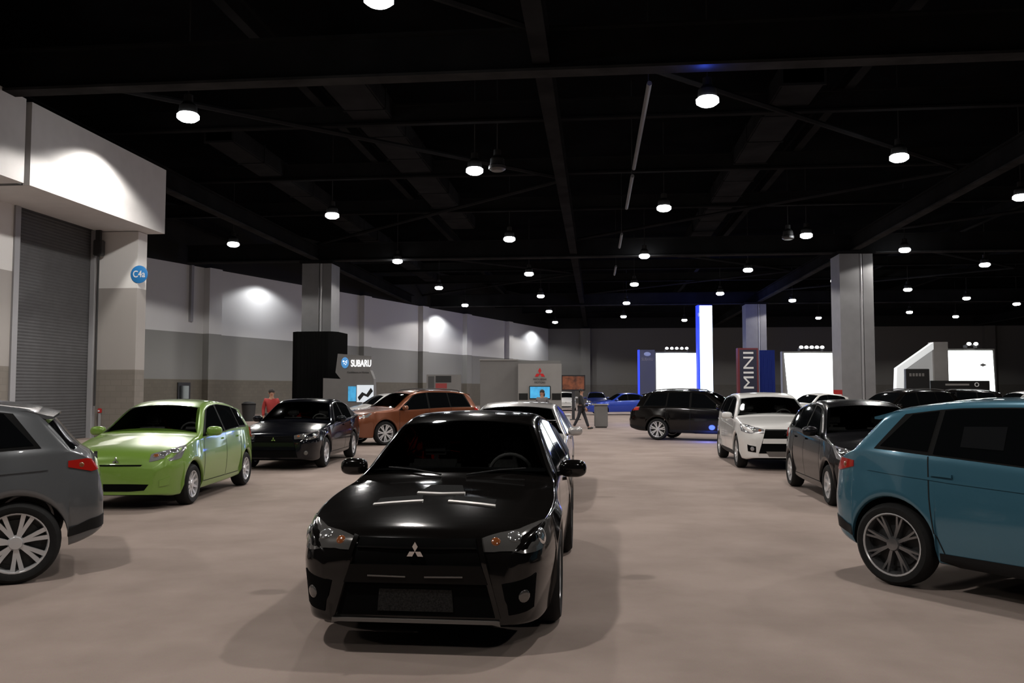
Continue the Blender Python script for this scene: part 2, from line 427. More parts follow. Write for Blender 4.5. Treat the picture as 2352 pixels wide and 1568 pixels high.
def stud(K, name, p, plane, r, m, parent=None, flat=.4):
    c, n = hit(K, p, plane); bm = bmesh.new()
    q = n.to_track_quat('Z', 'Y').to_matrix().to_4x4()
    bmesh.ops.create_uvsphere(bm, u_segments=14, v_segments=8, radius=r, matrix=Matrix.Translation(c + n * .004) @ q @ Matrix.Diagonal((1, 1, flat, 1)))
    return emit(K, name, bm, m, parent)
def emblem(K, z, r=.045, plane='front'):
    c, n = hit(K, (0, z), plane); bm = bmesh.new(); sg = -1 if plane == 'front' else 1
    x = c.x + sg * (.035 if plane == 'front' else .014)
    for k in range(3):
        a = PI / 2 + k * 2 * PI / 3
        dv = Vector((math.cos(a), math.sin(a))); sd = Vector((-dv.y, dv.x))
        pts = [Vector((0, 0)), dv * r * .5 + sd * r * .29, dv * r, dv * r * .5 - sd * r * .29]
        v0 = [bm.verts.new((x, p.x, z + p.y)) for p in pts]; v1 = [bm.verts.new((x - sg * .03, p.x, z + p.y)) for p in pts]
        bm.faces.new(v0); bm.faces.new(v1)
        for i in range(4): bm.faces.new((v0[i], v0[(i + 1) % 4], v1[(i + 1) % 4], v1[i]))
    return emit(K, 'emblem', bm, M['chrome'])

def wheel(K, x, s, style):
    S = K.S; R = S['R']; wt = .21; r = R * .70
    if style in ('eight_dark', 'big'): r = R * .77
    y = s * (S['f_w'](x) - .015 - wt / 2)
    bm = bmesh.new()
    h = wt / 2
    lathe(bm, [(r - .01, -h + .01), (r + .01, -h), (R - .035, -h), (R - .008, -h + .025), (R, -h + .05), (R, h - .05), (R - .008, h - .025), (R - .035, h), (r + .01, h), (r - .01, h - .01)], 40, 'y', True)
    o = link('wheel', bm, M['tyre'], K.root); o.location = (x - S['L'] / 2, y, R)
    bm = bmesh.new()
    f = s * (h - .012)
    lathe(bm, [(r + .008, f), (r - .02, f), (r - .03, f - s * .03), (r - .03, -f), (r, -f), (r, f - s * .03)], 40, 'y', True)
    lathe(bm, [(.0005, f - s * .005), (.05, f - s * .008), (.065, f - s * .03), (.065, f - s * .06), (.0005, f - s * .06)], 20, 'y')
    ns = {'eight_dark': 8, 'eight': 8, 'five': 5, 'seven': 7, 'ten': 10, 'big': 7}[style]
    def spoke(a0, a1, w0, w1):
        pts = []
        for rr, aa, ww, dd in ((.05, a0, w0, .02), (r * .55, (a0 + a1) / 2, (w0 + w1) / 2, .026), (r - .012, a1, w1, .006)):
            ca, sa = math.cos(aa), math.sin(aa)
            for sw in (-1, 1):
                px, pz = rr * ca - sw * ww * sa, rr * sa + sw * ww * ca
                pts.append(((px, f - s * dd, pz), (px, f - s * (dd + .035), pz)))
        v = [[bm.verts.new(q) for q in p] for p in pts]
        for i in (0, 2):
            a, b, c, d = v[i], v[i + 1], v[i + 3], v[i + 2]
            bm.faces.new((a[0], b[0], c[0], d[0])); bm.faces.new((a[0], d[0], d[1], a[1])); bm.faces.new((b[0], c[0], c[1], b[1]))
    for k in range(ns):
        a = 2 * PI * k / ns + .3
        if style == 'five':
            spoke(a, a - .12, .024, .020); spoke(a, a + .12, .024, .020)
        elif style == 'eight_dark':
            spoke(a, a - .1, .012, .008); spoke(a, a + .1, .012, .008)
        elif style == 'big':
            spoke(a - .10, a - .15, .013, .019); spoke(a + .10, a + .15, .013, .019)
        else: spoke(a, a, .022, .026 if ns < 9 else .016)
    link('rim', bm, M['alloydark'] if style == 'eight_dark' else M['alloy'], o)
    if style == 'eight_dark':
        bm = bmesh.new(); lathe(bm, [(r + .014, f + s * .002), (r - .010, f + s * .007), (r - .016, f)], 40, 'y', True)
        link('rim_edge', bm, M['alloy'], o)
    bm = bmesh.new(); lathe(bm, [(.0005, f - s * .09), (r * .72, f - s * .09), (r * .72, f - s * .105), (r - .03, f - s * .105), (r - .03, f - s * .11), (.0005, f - s * .11)], 28, 'y')
    link('brake_disc', bm, M['disc'], o)

def head_tail(K, hA, hB, tA, tB, hm, amber=True, lens=2):
    L = K.S['L']
    for s in (-1, 1):
        f = lambda P: [(x, s * y, z) for x, y, z in P]
        o = patch(K, 'headlight', f(hA), f(hB), 'near', hm, 16, 6, .006)
        mid = [Vector(a).lerp(Vector(b), .5) for a, b in zip(f(hA), f(hB))]
        hgt = (Vector(hB[1]) - Vector(hA[1])).length
        for i in range(lens):
            t = .38 + .3 * i
            p = resample(mid, 21)[int(t * 20)]
            stud(K, 'lamp_lens', p, 'near', hgt * (.36 if i else .30), M['reflector'], o, .3)
        if amber:
            p = resample(mid, 21)[3 if lens == 2 else 17]; stud(K, 'indicator', p, 'near', hgt * .2, M['amber'], o, .3)
        g = lambda P: [(L - x, s * y, z) for x, y, z in P]
        o = patch(K, 'taillight', g(tA), g(tB), 'near', M['tail'], 14, 5, .008)
        m2 = [Vector(a).lerp(Vector(b), .45) for a, b in zip(g(tA), g(tB))]
        p = resample(m2, 21)[13]
        stud(K, 'indicator', p, 'near', (Vector(tB[1]) - Vector(tA[1])).length * .2, M['amber'], o)

def front_evo(K):
    patch(K, 'grille', [(-.50, .245), (.50, .245)], [(-.37, .715), (.37, .715)], 'front', M['void'], 26, 14, .006)
    patch(K, 'bumper_bar', [(-.455, .45), (.455, .45)], [(-.415, .56), (.415, .56)], 'front', M['bar'], 20, 5, .03, .045)
    patch(K, 'grille_bar', [(-.38, .655), (.38, .655)], [(-.375, .664), (.375, .664)], 'front', M['bar'], 16, 1, .02)
    for s in (-1, 1):
        patch(K, 'trim_strip', [(s * .06, .486), (s * .30, .49)], [(s * .06, .494), (s * .30, .498)], 'front', M['lip'], 8, 1, .037, .01)
        patch(K, 'grille_surround', [(s * .51, .245), (s * .535, .245)], [(s * .375, .715), (s * .405, .72)], 'front', K.paint, 3, 12, .022, .03)
        patch(K, 'side_duct', [(.02, s * .58, .26), (.12, s * .77, .28)], [(.02, s * .54, .45), (.12, s * .75, .50)], 'near', M['void'], 8, 6, .006)
        stud(K, 'fog_lamp', (.06, s * .67, .37), 'near', .042, M['lampdark'], None, .25)
        patch(K, 'bonnet_vent', [(.66, s * .10), (.60, s * .42)], [(.80, s * .12), (.74, s * .42)], 'top', M['void'], 10, 2, .003)
        patch(K, 'vent_trim_glint', [(.632, s * .09), (.572, s * .43)], [(.668, s * .09), (.608, s * .43)], 'top', M['ventglint'], 10, 1, .007)  # bright strip along the vent, a painted glint
    patch(K, 'intercooler', [(-.24, .275), (.24, .275)], [(-.23, .41), (.23, .41)], 'front', M['mesh'], 14, 6, .012)
    patch(K, 'front_lip', [(-.53, .205), (.53, .205)], [(-.53, .226), (.53, .226)], 'front', M['lip'], 24, 2, .02, .03)
    patch(K, 'bonnet_scoop', [(.88, -.17), (.85, 0), (.88, .17)], [(1.10, -.12), (1.10, 0), (1.10, .12)], 'top', M['void'], 12, 4, .003)
    patch(K, 'vent_trim_glint', [(.845, -.175), (.815, 0), (.845, .175)], [(.885, -.175), (.855, 0), (.885, .175)], 'top', M['ventglint'], 12, 1, .008)
    emblem(K, .645, .06)
    head_tail(K, [(.03, .42, .635), (.12, .66, .61), (.36, .83, .65)], [(.07, .40, .70), (.18, .62, .745), (.52, .85, .80)],
              [(.04, .45, .82), (.10, .68, .82), (.34, .84, .86)], [(.06, .45, .92), (.12, .68, .95), (.36, .82, .97)], M['lampdark'])
def front_sedan(K):
    patch(K, 'grille', [(-.50, .27), (.50, .27)], [(-.37, .70), (.37, .70)], 'front', M['void'], 22, 12, .006)
    patch(K, 'bumper_bar', [(-.46, .42), (.46, .42)], [(-.42, .575), (.42, .575)], 'front', K.paint, 18, 4, .03, .05)
    patch(K, 'trim_strip', [(-.37, .685), (.37, .685)], [(-.365, .70), (.365, .70)], 'front', M['chrome'], 16, 1, .014)
    emblem(K, .635, .05)
    for s in (-1, 1): stud(K, 'fog_lamp', (.04, s * .66, .36), 'near', .045, M['lampdark'], None, .3)
    head_tail(K, [(.03, .42, .635), (.12, .66, .61), (.36, .84, .66)], [(.07, .40, .70), (.18, .62, .74), (.48, .85, .79)],
              [(.04, .45, .82), (.10, .68, .82), (.34, .82, .86)], [(.06, .45, .92), (.12, .68, .95), (.36, .8, .97)], M['lampdark'])
def front_cuv(K):
    patch(K, 'grille', [(-.54, .36), (.54, .36)], [(-.40, .84), (.40, .84)], 'front', M['void'], 22, 12, .006)
    patch(K, 'bumper_bar', [(-.47, .56), (.47, .56)], [(-.45, .66), (.45, .66)], 'front', K.paint, 18, 4, .03, .05)
    patch(K, 'trim_strip', [(-.40, .815), (.40, .815)], [(-.39, .84), (.39, .84)], 'front', M['chrome'], 16, 1, .014)
    patch(K, 'skid_plate', [(-.34, .30), (.34, .30)], [(-.40, .40), (.40, .40)], 'front', M['lip'], 14, 3, .016)
    emblem(K, .755, .055)
    for s in (-1, 1):
        patch(K, 'fog_recess', [(.05, s * .58, .38), (.13, s * .72, .40)], [(.05, s * .58, .50), (.13, s * .72, .54)], 'near', M['void'], 6, 4, .005)
        stud(K, 'fog_lamp', (.04, s * .66, .45), 'near', .045, M['lampglass'], None, .3)
    head_tail(K, [(.04, .43, .755), (.12, .66, .745), (.36, .83, .80)], [(.07, .42, .83), (.18, .62, .88), (.50, .83, .94)],
              [(.04, .62, .94), (.10, .74, .925), (.28, .84, .975)], [(.06, .62, 1.02), (.11, .73, 1.045), (.28, .835, 1.03)], M['lampglass'])
def front_suv(K):
    patch(K, 'grille', [(-.55, .36), (.55, .36)], [(-.42, .88), (.42, .88)], 'front', M['void'], 22, 12, .006)
    patch(K, 'bumper_bar', [(-.57, .52), (.57, .52)], [(-.53, .71), (.53, .71)], 'front', K.paint, 18, 4, .03, .05)
    patch(K, 'trim_strip', [(-.42, .83), (.42, .83)], [(-.42, .86), (.42, .86)], 'front', M['chrome'], 16, 1, .014)
    emblem(K, .78, .055)
    for s in (-1, 1): stud(K, 'fog_lamp', (.04, s * .69, .45), 'near', .05, M['lampglass'], None, .3)
    head_tail(K, [(.04, .45, .78), (.12, .68, .78), (.36, .85, .84)], [(.07, .44, .85), (.18, .65, .90), (.50, .85, .96)],
              [(.03, .48, .96), (.10, .72, .95), (.38, .86, .98)], [(.05, .48, 1.06), (.13, .70, 1.08), (.40, .86, 1.09)], M['lampglass'])
def front_hatch(K):
    patch(K, 'grille', [(-.34, .605), (.34, .605)], [(-.36, .625), (.36, .625)], 'front', M['void'], 16, 2, .006)
    patch(K, 'lower_intake', [(-.40, .28), (-.2, .265), (.2, .265), (.40, .28)], [(-.46, .36), (-.2, .365), (.2, .365), (.46, .36)], 'front', M['void'], 18, 5, .006)
    emblem(K, .68, .05)
    for s in (-1, 1):
        patch(K, 'fog_recess', [(.05, s * .58, .33), (.13, s * .68, .35)], [(.05, s * .58, .42), (.13, s * .68, .46)], 'near', K.paint, 6, 4, .012)
    head_tail(K, [(.08, .44, .64), (.17, .65, .65), (.34, .78, .70)], [(.15, .43, .72), (.28, .61, .81), (.54, .78, .88)],
              [(.03, .48, .82), (.10, .66, .80), (.30, .78, .84)], [(.05, .48, .92), (.12, .66, .97), (.30, .76, 1.0)], M['lampglass'])
FRONT = {'sedan': front_sedan, 'evo': front_evo, 'cuv': front_cuv, 'suv': front_suv, 'hatch': front_hatch}
SPEC = {'sedan': SEDAN, 'evo': EVO, 'cuv': CUV, 'suv': SUV, 'hatch': HATCH}

def make_car(kind, name, label, cat, pm, ref, px, py, heading, rims='seven', lod=0, group=None, sticker=False):
    S = SPEC[kind]; K = Car(); K.S = S; K.paint = pm; L = S['L']
    hw = math.radians(heading) + TH; rot = hw - PI
    rx, ry = {'fl': (S['fo'], -(S['W'] / 2 - .12)), 'fr': (S['fo'], S['W'] / 2 - .12), 'rl': (S['fo'] + S['wb'], -(S['W'] / 2 - .12)),
              'rr': (S['fo'] + S['wb'], S['W'] / 2 - .12), 'c': (L / 2, 0)}[ref]
    g = on_z(px, py, 0); v = Matrix.Rotation(rot, 3, 'Z') @ Vector((rx - L / 2, ry, 0))
    K.root = thing(name, label, cat, (g.x - v.x, g.y - v.y, 0), rot, group)
    bm, hole = body_bm(S); K.bvh = BVHTree.FromBMesh(bm)
    if lod < 2: bmesh.ops.delete(bm, geom=hole, context='FACES_ONLY')
    emit(K, 'body', bm, [pm, M['under']], None, 38, False)
    def yl(x, m): return sec(S, x)['wc'] - m
    T = [i / 6 - 1 for i in range(13)]
    x0, x1 = S['ws']
    A = [(x0 + .05 * t * t, t * yl(x0 + .05 * t * t, .03)) for t in T]; B = [(x1 + .03 * t * t, t * yl(x1 + .03 * t * t, .045)) for t in T]
    patch(K, 'windscreen', A, B, 'top', M['clear'] if lod < 2 else M['glass'], 21, 12, .004)
    if lod < 2:
        zr = S['f_top'](S['ws'][0])
        bm = bmesh.new(); yb = S['f_w'](x0) - .16
        vs = [[bm.verts.new((x0 + a, y * yb, zr + z)) for y in (-1, -.5, 0, .5, 1)] for a, z in ((.12, .0), (.45, -.0), (.62, -.04), (.66, -.14), (.62, -.40))]
        for a, b in zip(vs, vs[1:]):
            for i in range(4): bm.faces.new((a[i], a[i + 1], b[i + 1], b[i]))
        emit(K, 'dashboard', bm, M['plastic'])
        xs_ = x1 + .28; dz = zr - .98
        for s in (-1, 1):
            bm = bmesh.new()
            pr = [(xs_ - .48, .36 + dz), (xs_, .34 + dz), (xs_ + .22, .98 + dz), (xs_ + .10, 1.0 + dz), (xs_ - .08, .52 + dz), (xs_ - .48, .54 + dz)]
            prism(bm, pr, s * .37 - .24, s * .37 + .24)
            bmesh.ops.bevel(bm, geom=list(bm.edges), offset=.04, segments=2, affect='EDGES')
            so = emit(K, 'seat', bm, M['interior'])
            bm = bmesh.new(); bx(bm, xs_ + .13, xs_ + .23, s * .37 - .13, s * .37 + .13, 1.03 + dz, 1.20 + dz, .035)
            bx(bm, xs_ + .17, xs_ + .19, s * .37 - .02, s * .37 + .02, .95 + dz, 1.04 + dz); emit(K, 'headrest', bm, M['interior'], so)
        bm = bmesh.new(); cx, cz = x0 + .78, zr - .08
        tube(bm, [(cx + .06 * math.sin(a) * -1, -.37 + .185 * math.cos(a), cz + .17 * math.sin(a)) for a in [2 * PI * i / 24 for i in range(24)]], .016, 8, True)
        bx(bm, cx - .02, cx + .03, -.45, -.29, cz - .06, cz + .04, .015); bx(bm, cx - .0, cx + .02, -.54, -.2, cz - .03, cz)
        emit(K, 'steering_wheel', bm, M['interior'])
    x0, x1 = S['rg']
    A = [(x0 - .02 * t * t, t * yl(x0, .05)) for t in T]; B = [(x1 - .05 * t * t, t * yl(x1 - .05 * t * t, .05)) for t in T]
    patch(K, 'rear_window', A, B, 'top', M['glass'], 19, 8, .004)
    bot = lambda x: sec(S, x)['zs'] + .03
    tw = lambda x: max(sec(S, x)['ze'] - .06, sec(S, x)['zs'] + .05)
    xa0, xa1, bp, cp, xr0, xr1 = S['dlo']
    lin = lambda a, b, f: [(a + (b - a) * i / 10, f(a + (b - a) * i / 10)) for i in range(11)]
    for s in (-1, 1):
        patch(K, 'window_surround', lin(xa0 - .05, xr0 + .04, lambda x: bot(x) - .012), lin(xa1 - .04, xr1 + .03, lambda x: tw(x) + .012), s, M['trimblack'], 36, 8, .004)
        patch(K, 'side_window', lin(xa0 + .06, bp - .035, bot), lin(xa1 + .02, bp - .02, tw), s, M['glass'], 14, 8, .008)
        patch(K, 'side_window', lin(bp + .035, cp - .02, bot), lin(bp + .05, (cp if S['quarter'] else xr1 - .06) - .05, tw), s, M['glass'], 14, 8, .008)
        if S['quarter']:
            patch(K, 'quarter_window', lin(cp + .03, xr0 - .02, lambda x: bot(x) + .015), lin(cp + .0, xr1 - .04, tw), s, M['glass'], 10, 8, .008)
        xm = xa0 + .12; ym = s * (S['f_w'](xm) + .06); zm = bot(xm) + .06
        bm = bmesh.new(); ball(bm, (xm, ym, zm), (.07, .115, .072), 20, .72)
        tube(bm, [(xm + .01, s * (S['f_w'](xm) - .09), zm - .05), (xm, s * (S['f_w'](xm) + .0), zm - .03)], .022, 8)
        mo = emit(K, 'mirror', bm, pm)
        bm = bmesh.new(); bx(bm, xm + .066, xm + .072, ym - .08, ym + .08, zm - .045, zm + .045, .01); emit(K, 'mirror_glass', bm, M['glass'], mo)
        if lod < 2:
            zs = S['f_sh'](bp) - .10
            for hx in (bp + .22 - .3, cp - .10):
                patch(K, 'door_handle', [(hx - .09, zs), (hx + .09, zs + .006)], [(hx - .09, zs + .026), (hx + .09, zs + .03)], s, pm, 8, 2, .024, .03)
            bm = bmesh.new(); zb = S['f_base'](2) + .1
            xf = S['fo'] + S['ar'] + .07; xe = S['fo'] + S['wb'] - S['ar'] * .6
            seam(K, bm, [(xa0 - .02, bot(xa0) - .04), (xf, .75), (xf, zb), (bp, zb), (bp + .0, bot(bp) - .02)], s)
            seam(K, bm, [(bp + .01, zb), (xe - .22, zb), (xe - .15, .5), (cp - .0, .78), (cp + .02, bot(cp) - .02)], s)
            emit(K, 'door_seam', bm, M['seam'])
        if kind in ('cuv', 'suv'):
            patch(K, 'sill_cladding', [(S['fo'] + S['ar'] + .02, .245), (S['fo'] + S['wb'] - S['ar'] - .02, .245)],
                  [(S['fo'] + S['ar'] + .02, .335), (S['fo'] + S['wb'] - S['ar'] - .02, .335)], s, M['plastic'], 14, 3, .008)
            xq = S['fo'] + S['wb'] + S['ar'] + .015
            patch(K, 'rear_bumper_cladding', [(xq, s * .86, .35), (L - .10, s * .74, .40), (L, s * .55, .43), (L, s * .04, .43)],
                  [(xq, s * .86, .42), (L - .10, s * .75, .50), (L, s * .55, .54), (L, s * .04, .54)], 'near', M['plastic'], 22, 3, .008)
            zc_ = S['f_sh'](2.4) - .16
            patch(K, 'body_crease', [(1.35, zc_ - .05), (3.0, zc_ + .02), (L - .45, zc_ + .07)], [(1.35, zc_ - .035), (3.0, zc_ + .045), (L - .45, zc_ + .085)], s, pm, 24, 1, .009, .012)
    if kind in ('cuv', 'suv', 'hatch'):
        xg = S['rg'][0]; zt = S['f_top'](xg - .05); yw = yl(xg - .06, .02)
        bm = bmesh.new(); g = []
        for x, dz, th in ((xg - .3, -.02, .03), (xg - .12, .004, .035), (xg + .04, .0, .035), (xg + .09, -.012, .02)):
            row = []
            for i in range(9):
                t = i / 4 - 1; z = zt + dz - .035 * t * t
                xx = x - .05 * t * t
                row.append((bm.verts.new((xx, t * yw, z + (S['f_top'](min(x, xg)) - zt) * .6)), bm.verts.new((xx, t * yw, z - th + (S['f_top'](min(x, xg)) - zt) * .6))))
            g.append(row)
        for a, b in zip(g, g[1:]):
            for i in range(8):
                bm.faces.new((a[i][0], a[i + 1][0], b[i + 1][0], b[i][0])); bm.faces.new((a[i][1], a[i + 1][1], b[i + 1][1], b[i][1]))
            for i in (0, 8): bm.faces.new((a[i][0], b[i][0], b[i][1], a[i][1]))
        for a in (g[0], g[-1]):
            for i in range(8): bm.faces.new((a[i][0], a[i + 1][0], a[i + 1][1], a[i][1]))
        emit(K, 'spoiler', bm, pm)
    if kind == 'suv':
        for s in (-1, 1):
            bm = bmesh.new()
            tube(bm, [(x, s * (sec(S, x)['wc'] - .05), sec(S, x)['ze'] + z) for x, z in ((2.25, .01), (2.35, .055), (2.8, .065), (3.4, .065), (3.75, .055), (3.85, .01))], .018, 8)
            emit(K, 'roof_rail', bm, M['darksteel'])
    if kind == 'evo':
        for s in (-1, 1):
            bm = bmesh.new()
            tube(bm, [(1.40, s * .1, .98), (1.5, s * .35, 1.01), (1.56, s * .56, 1.02)], .008, 6); emit(K, 'wiper', bm, M['plastic'])
        bm = bmesh.new(); bx(bm, 4.26, 4.5, -.68, .68, 1.28, 1.305, .008); emit(K, 'spoiler', bm, pm)
        for s in (-1, 1):
            bm = bmesh.new(); bx(bm, 4.3, 4.46, s * .6 - .012, s * .6 + .012, 1.03, 1.285); emit(K, 'spoiler_post', bm, pm)
    FRONT[kind](K)
    emblem(K, S['f_top'](S['rg'][1]) - .12, .045, 'rear')
    for x in (S['fo'], S['fo'] + S['wb']):
        for s in (-1, 1): wheel(K, x, s, rims)
    if sticker:
        patch(K, 'window_sticker', [(2.62, 1.18), (2.95, 1.19)], [(2.62, 1.36), (2.95, 1.35)], 1, mat('window_sticker_paper', (.009, .0095, .0105), .9, spec=0), 6, 4, .011, .002)
    return K

# ------------------------------------------------------------------ room shell
mf = mat('carpet', (.3, .24, .21), .95, spec=.1)
nt = mf.node_tree; b = nt.nodes['Principled BSDF']
tc = nt.nodes.new('ShaderNodeTexCoord')
n1 = nt.nodes.new('ShaderNodeTexNoise'); n1.inputs['Scale'].default_value = .75; n1.inputs['Detail'].default_value = 6; n1.inputs['Roughness'].default_value = .58
n2 = nt.nodes.new('ShaderNodeTexNoise'); n2.inputs['Scale'].default_value = 160
r1 = nt.nodes.new('ShaderNodeValToRGB'); e = r1.color_ramp.elements
e[0].position = .32; e[0].color = (.232, .184, .160, 1); e[1].position = .62; e[1].color = (.308, .248, .218, 1)
mx = nt.nodes.new('ShaderNodeMixRGB'); mx.blend_type = 'OVERLAY'; mx.inputs['Fac'].default_value = .2
nt.links.new(tc.outputs['Object'], n1.inputs['Vector'])
nt.links.new(tc.outputs['Object'], n2.inputs['Vector']); nt.links.new(n1.outputs['Fac'], r1.inputs['Fac'])
nt.links.new(r1.outputs['Color'], mx.inputs['Color1']); nt.links.new(n2.outputs['Color'], mx.inputs['Color2'])
nt.links.new(mx.outputs[0], b.inputs['Base Color'])
bp_ = nt.nodes.new('ShaderNodeBump'); bp_.inputs['Strength'].default_value = .15
nt.links.new(n2.outputs['Fac'], bp_.inputs['Height']); nt.links.new(bp_.outputs[0], b.inputs['Normal'])
struct('floor', box(-34, 66, -8, 109, -.1, 0), mf)
struct('ceiling', box(-34, 66, -8, 109, 13, 13.2), M['ceil'])
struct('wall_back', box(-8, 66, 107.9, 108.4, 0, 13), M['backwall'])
WA = Vector((-26.1, 47.6, 0)); WB = Vector((-6.1, 107.9, 0)); WD = (WB - WA).normalized(); WN = Vector((WD.y, -WD.x, 0))
def wbox(bm, s0, s1, n0, n1, z0, z1):
    vs = []
    for z in (z0, z1):
        for n in (n0, n1):
            for s in (s0, s1):
                p = WA + WD * s + WN * n; vs.append(bm.verts.new((p.x, p.y, z)))
    for q in ((0, 2, 3, 1), (4, 5, 7, 6), (0, 1, 5, 4), (2, 6, 7, 3), (0, 4, 6, 2), (1, 3, 7, 5)): bm.faces.new([vs[i] for i in q])
    return bm
WL = (WB - WA).length
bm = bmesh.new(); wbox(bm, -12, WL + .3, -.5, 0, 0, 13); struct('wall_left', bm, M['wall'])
def wall_s(px):
    r = ray(px, HZ); r.z = 0
    den = r.x * WD.y - r.y * WD.x
    t = (WA.x * WD.y - WA.y * WD.x) / den
    return (r * t - WA).dot(WD)
tn = 1
for px in (478, 832, 967, 1068, 1165):
    s = wall_s(px); bm = bmesh.new(); wbox(bm, s - .55, s + .55, 0, .5, 0, 9.38); struct('trim_%d' % tn, bm, M['wall']); tn += 1
for px in (1345, 2240):
    p = fp(px, 106.5); struct('trim_%d' % tn, box(p.x - .6, p.x + .6, 107.2, 107.9, 0, 9.38), M['backwall']); tn += 1
s = wall_s(432); bm = bmesh.new(); wbox(bm, s - .1, s + .1, 0, .2, 5.9, 9.4); tag(link('wall_pipe', bm, M['steel'], None, False), 'grey vertical pipe high on the left wall before the first pilaster', 'pipe')
s = wall_s(421); bm = bmesh.new(); wbox(bm, s - .5, s + .5, 0, .08, 0, 2.1); d2 = struct('door_2', bm, M['darksteel'])
bm = bmesh.new(); wbox(bm, s - .36, s + .36, .08, .1, 1.1, 1.9); link('door_window', bm, M['glass'], d2, False)
# loading dock bay
FX = -15.3; DX = -17.4; YE = 28.0
SY = on_x(62, 400, FX).y
DY0 = on_x(18, 700, DX - .1).y; DY1 = YE - .05
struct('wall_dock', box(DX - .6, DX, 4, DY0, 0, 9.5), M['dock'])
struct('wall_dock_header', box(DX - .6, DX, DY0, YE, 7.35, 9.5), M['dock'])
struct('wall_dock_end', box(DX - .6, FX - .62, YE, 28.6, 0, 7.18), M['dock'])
struct('trim_%d' % tn, box(DX + .002, FX, 4, SY - .12, 7.2, 9.5), M['fascia']); tn += 1
struct('trim_%d' % tn, box(DX + .002, FX, SY + .12, 28.65, 7.2, 9.5), M['fascia']); tn += 1
struct('trim_%d' % tn, box(DX + .002, FX - .2, SY - .12, SY + .12, 7.2, 9.5), M['darksteel']); tn += 1
bm = bmesh.new(); z = 0; pr = None; k = 0
while z < 7.36:
    row = [bm.verts.new((DX - .12 + (.012 if k % 2 else 0), y, z)) for y in (DY0 - .1, YE)]
    if pr: bm.faces.new((pr[0], pr[1], row[1], row[0]))
    pr = row; z += .05; k += 1
d1 = struct('door_1', bm, M['shutter'])
for y in (DY0 + .12, YE - .14): link('guide_rail', box(DX - .1, DX + .06, y - .12, y + .12, 0, 7.2), M['steel'], d1, False)
t = thing('shutter_motor', 'dark motor box with hanging rod beside the top of the roller shutter', 'motor', (DX + .2, 27.75, 6.3))
link('motor_housing', box(-.15, .15, -.14, .14, 0, .55, bev=.03), M['darksteel'], t); bm = bmesh.new(); tube(bm, [(0, -.02, 0), (0, -.02, -5.2)], .035); link('drive_rod', bm, M['darksteel'], t)
link('bracket', box(-.1, .06, -.06, .06, .55, .9), M['darksteel'], t)
p = on_y(228, 945, YE - .12)
t = thing('fire_alarm', 'small red alarm box low on post beside the roller shutter', 'alarm', (p.x, YE - .1, 0))
link('alarm_box', box(-.06, .06, -.05, .06, .85, 1.01, bev=.02), M['red'], t); link('alarm_lens', box(-.03, .03, -.06, -.05, .9, .95), M['white'], t)
link('mount_post', box(-.03, .03, -.03, .03, 0, .85), M['steel'], t)
p = on_y(320, 630, YE)
t = thing('bay_sign', 'round blue sign with white bay number on the dock wall end', 'sign', (p.x, YE - .002, p.z))
bm = bmesh.new(); lathe(bm, [(.0005, -.02), (.30, -.02), (.31, -.015), (.31, 0), (.0005, 0)], 40, 'y'); link('sign_disc', bm, M['signblue'], t)
text('sign_lettering', 'C4a', .33, M['white'], t, (0, -.025, .0), width=.44, ext=.004, off=.01)

# ceiling structure
def ibeam(axis, c, z0, z1, w, a, b_, m=None, low=None):
    global tn
    bm = bmesh.new()
    def bb(u0, u1, za, zb, mi=0):
        if axis == 'y': bx(bm, c + u0, c + u1, a, b_, za, zb, 0, mi)
        else: bx(bm, a, b_, c + u0, c + u1, za, zb, 0, mi)
    bb(-w / 2, w / 2, z0, z0 + .07, 1 if m is None else 0); bb(-w * .12, w * .12, z0 + .07, z1 - .06); bb(-w / 2, w / 2, z1 - .06, z1)
    struct('trim_%d' % tn, bm, [m or M['beam'], low or M['beamlow']]); tn += 1
for y, x0 in ((20.45, -17), (49.7, -25), (78.4, -15.5)): ibeam('x', y, 9.4, 10.5, .5, x0, 64)
for x in (-16.8, 14.45, 45.7): ibeam('y', x, 9.45, 10.3, .4, -6, 107.8)
ibeam('y', -1.3, 9.6, 10.4, .42, -6, 107.8, None, M['midbeam'])
for i in range(1, 15):
    y = 6.5 + 7.2 * i
    if min(abs(y - v) for v in (20.45, 49.7, 78.4)) > 1.5: ibeam('x', y, 10.7, 11.4, .25, -30, 64, M['joist'])
for x in (-24, -9.4, 8.2, 22.5, 30): ibeam('y', x, 11.4, 12., .3, -6, 107.8, M['joist'])
# diagonal wind braces between the girders
for xa, xb in ((-16.8, -1.3), (-1.3, 14.45), (14.45, 30)):
    for ya, yb in ((6, 20.4), (20.5, 35), (49.6, 35.2), (49.8, 64), (78.3, 64.2)):
        bm = bmesh.new(); tube(bm, [(xa, ya, 10.45), (xb, yb, 10.45)], .09, 6); struct('trim_%d' % tn, bm, M['duct']); tn += 1
for i, (x, y0, y1, zz, sz) in enumerate(((-7.6, 24, 48, 10.9, 1.4), (6.3, 26, 60, 10.9, 1.3), (-14, 30, 75, 10.9, 1.1))):
    bm = bmesh.new(); bx(bm, x - sz / 2, x + sz / 2, y0, y1, zz, zz + .7, .05)
    for k in range(int((y1 - y0) / 3)): bx(bm, x - sz / 2 - .03, x + sz / 2 + .03, y0 + k * 3, y0 + k * 3 + .08, zz - .03, zz + .73)
    tag(link('air_duct', bm, M['duct'], None, False), ('dark square air duct left of the central ceiling beam', 'dark air duct right of the central ceiling beam', 'dark air duct nearest the left wall')[i], 'duct')
xc = on_z(1495, 172, 9.35).x; x2 = on_z(1405, 660, 9.35).x
t = thing('conduit', 'pale straight conduit running away under the dark ceiling right of centre', 'conduit', (0, 0, 9.35))
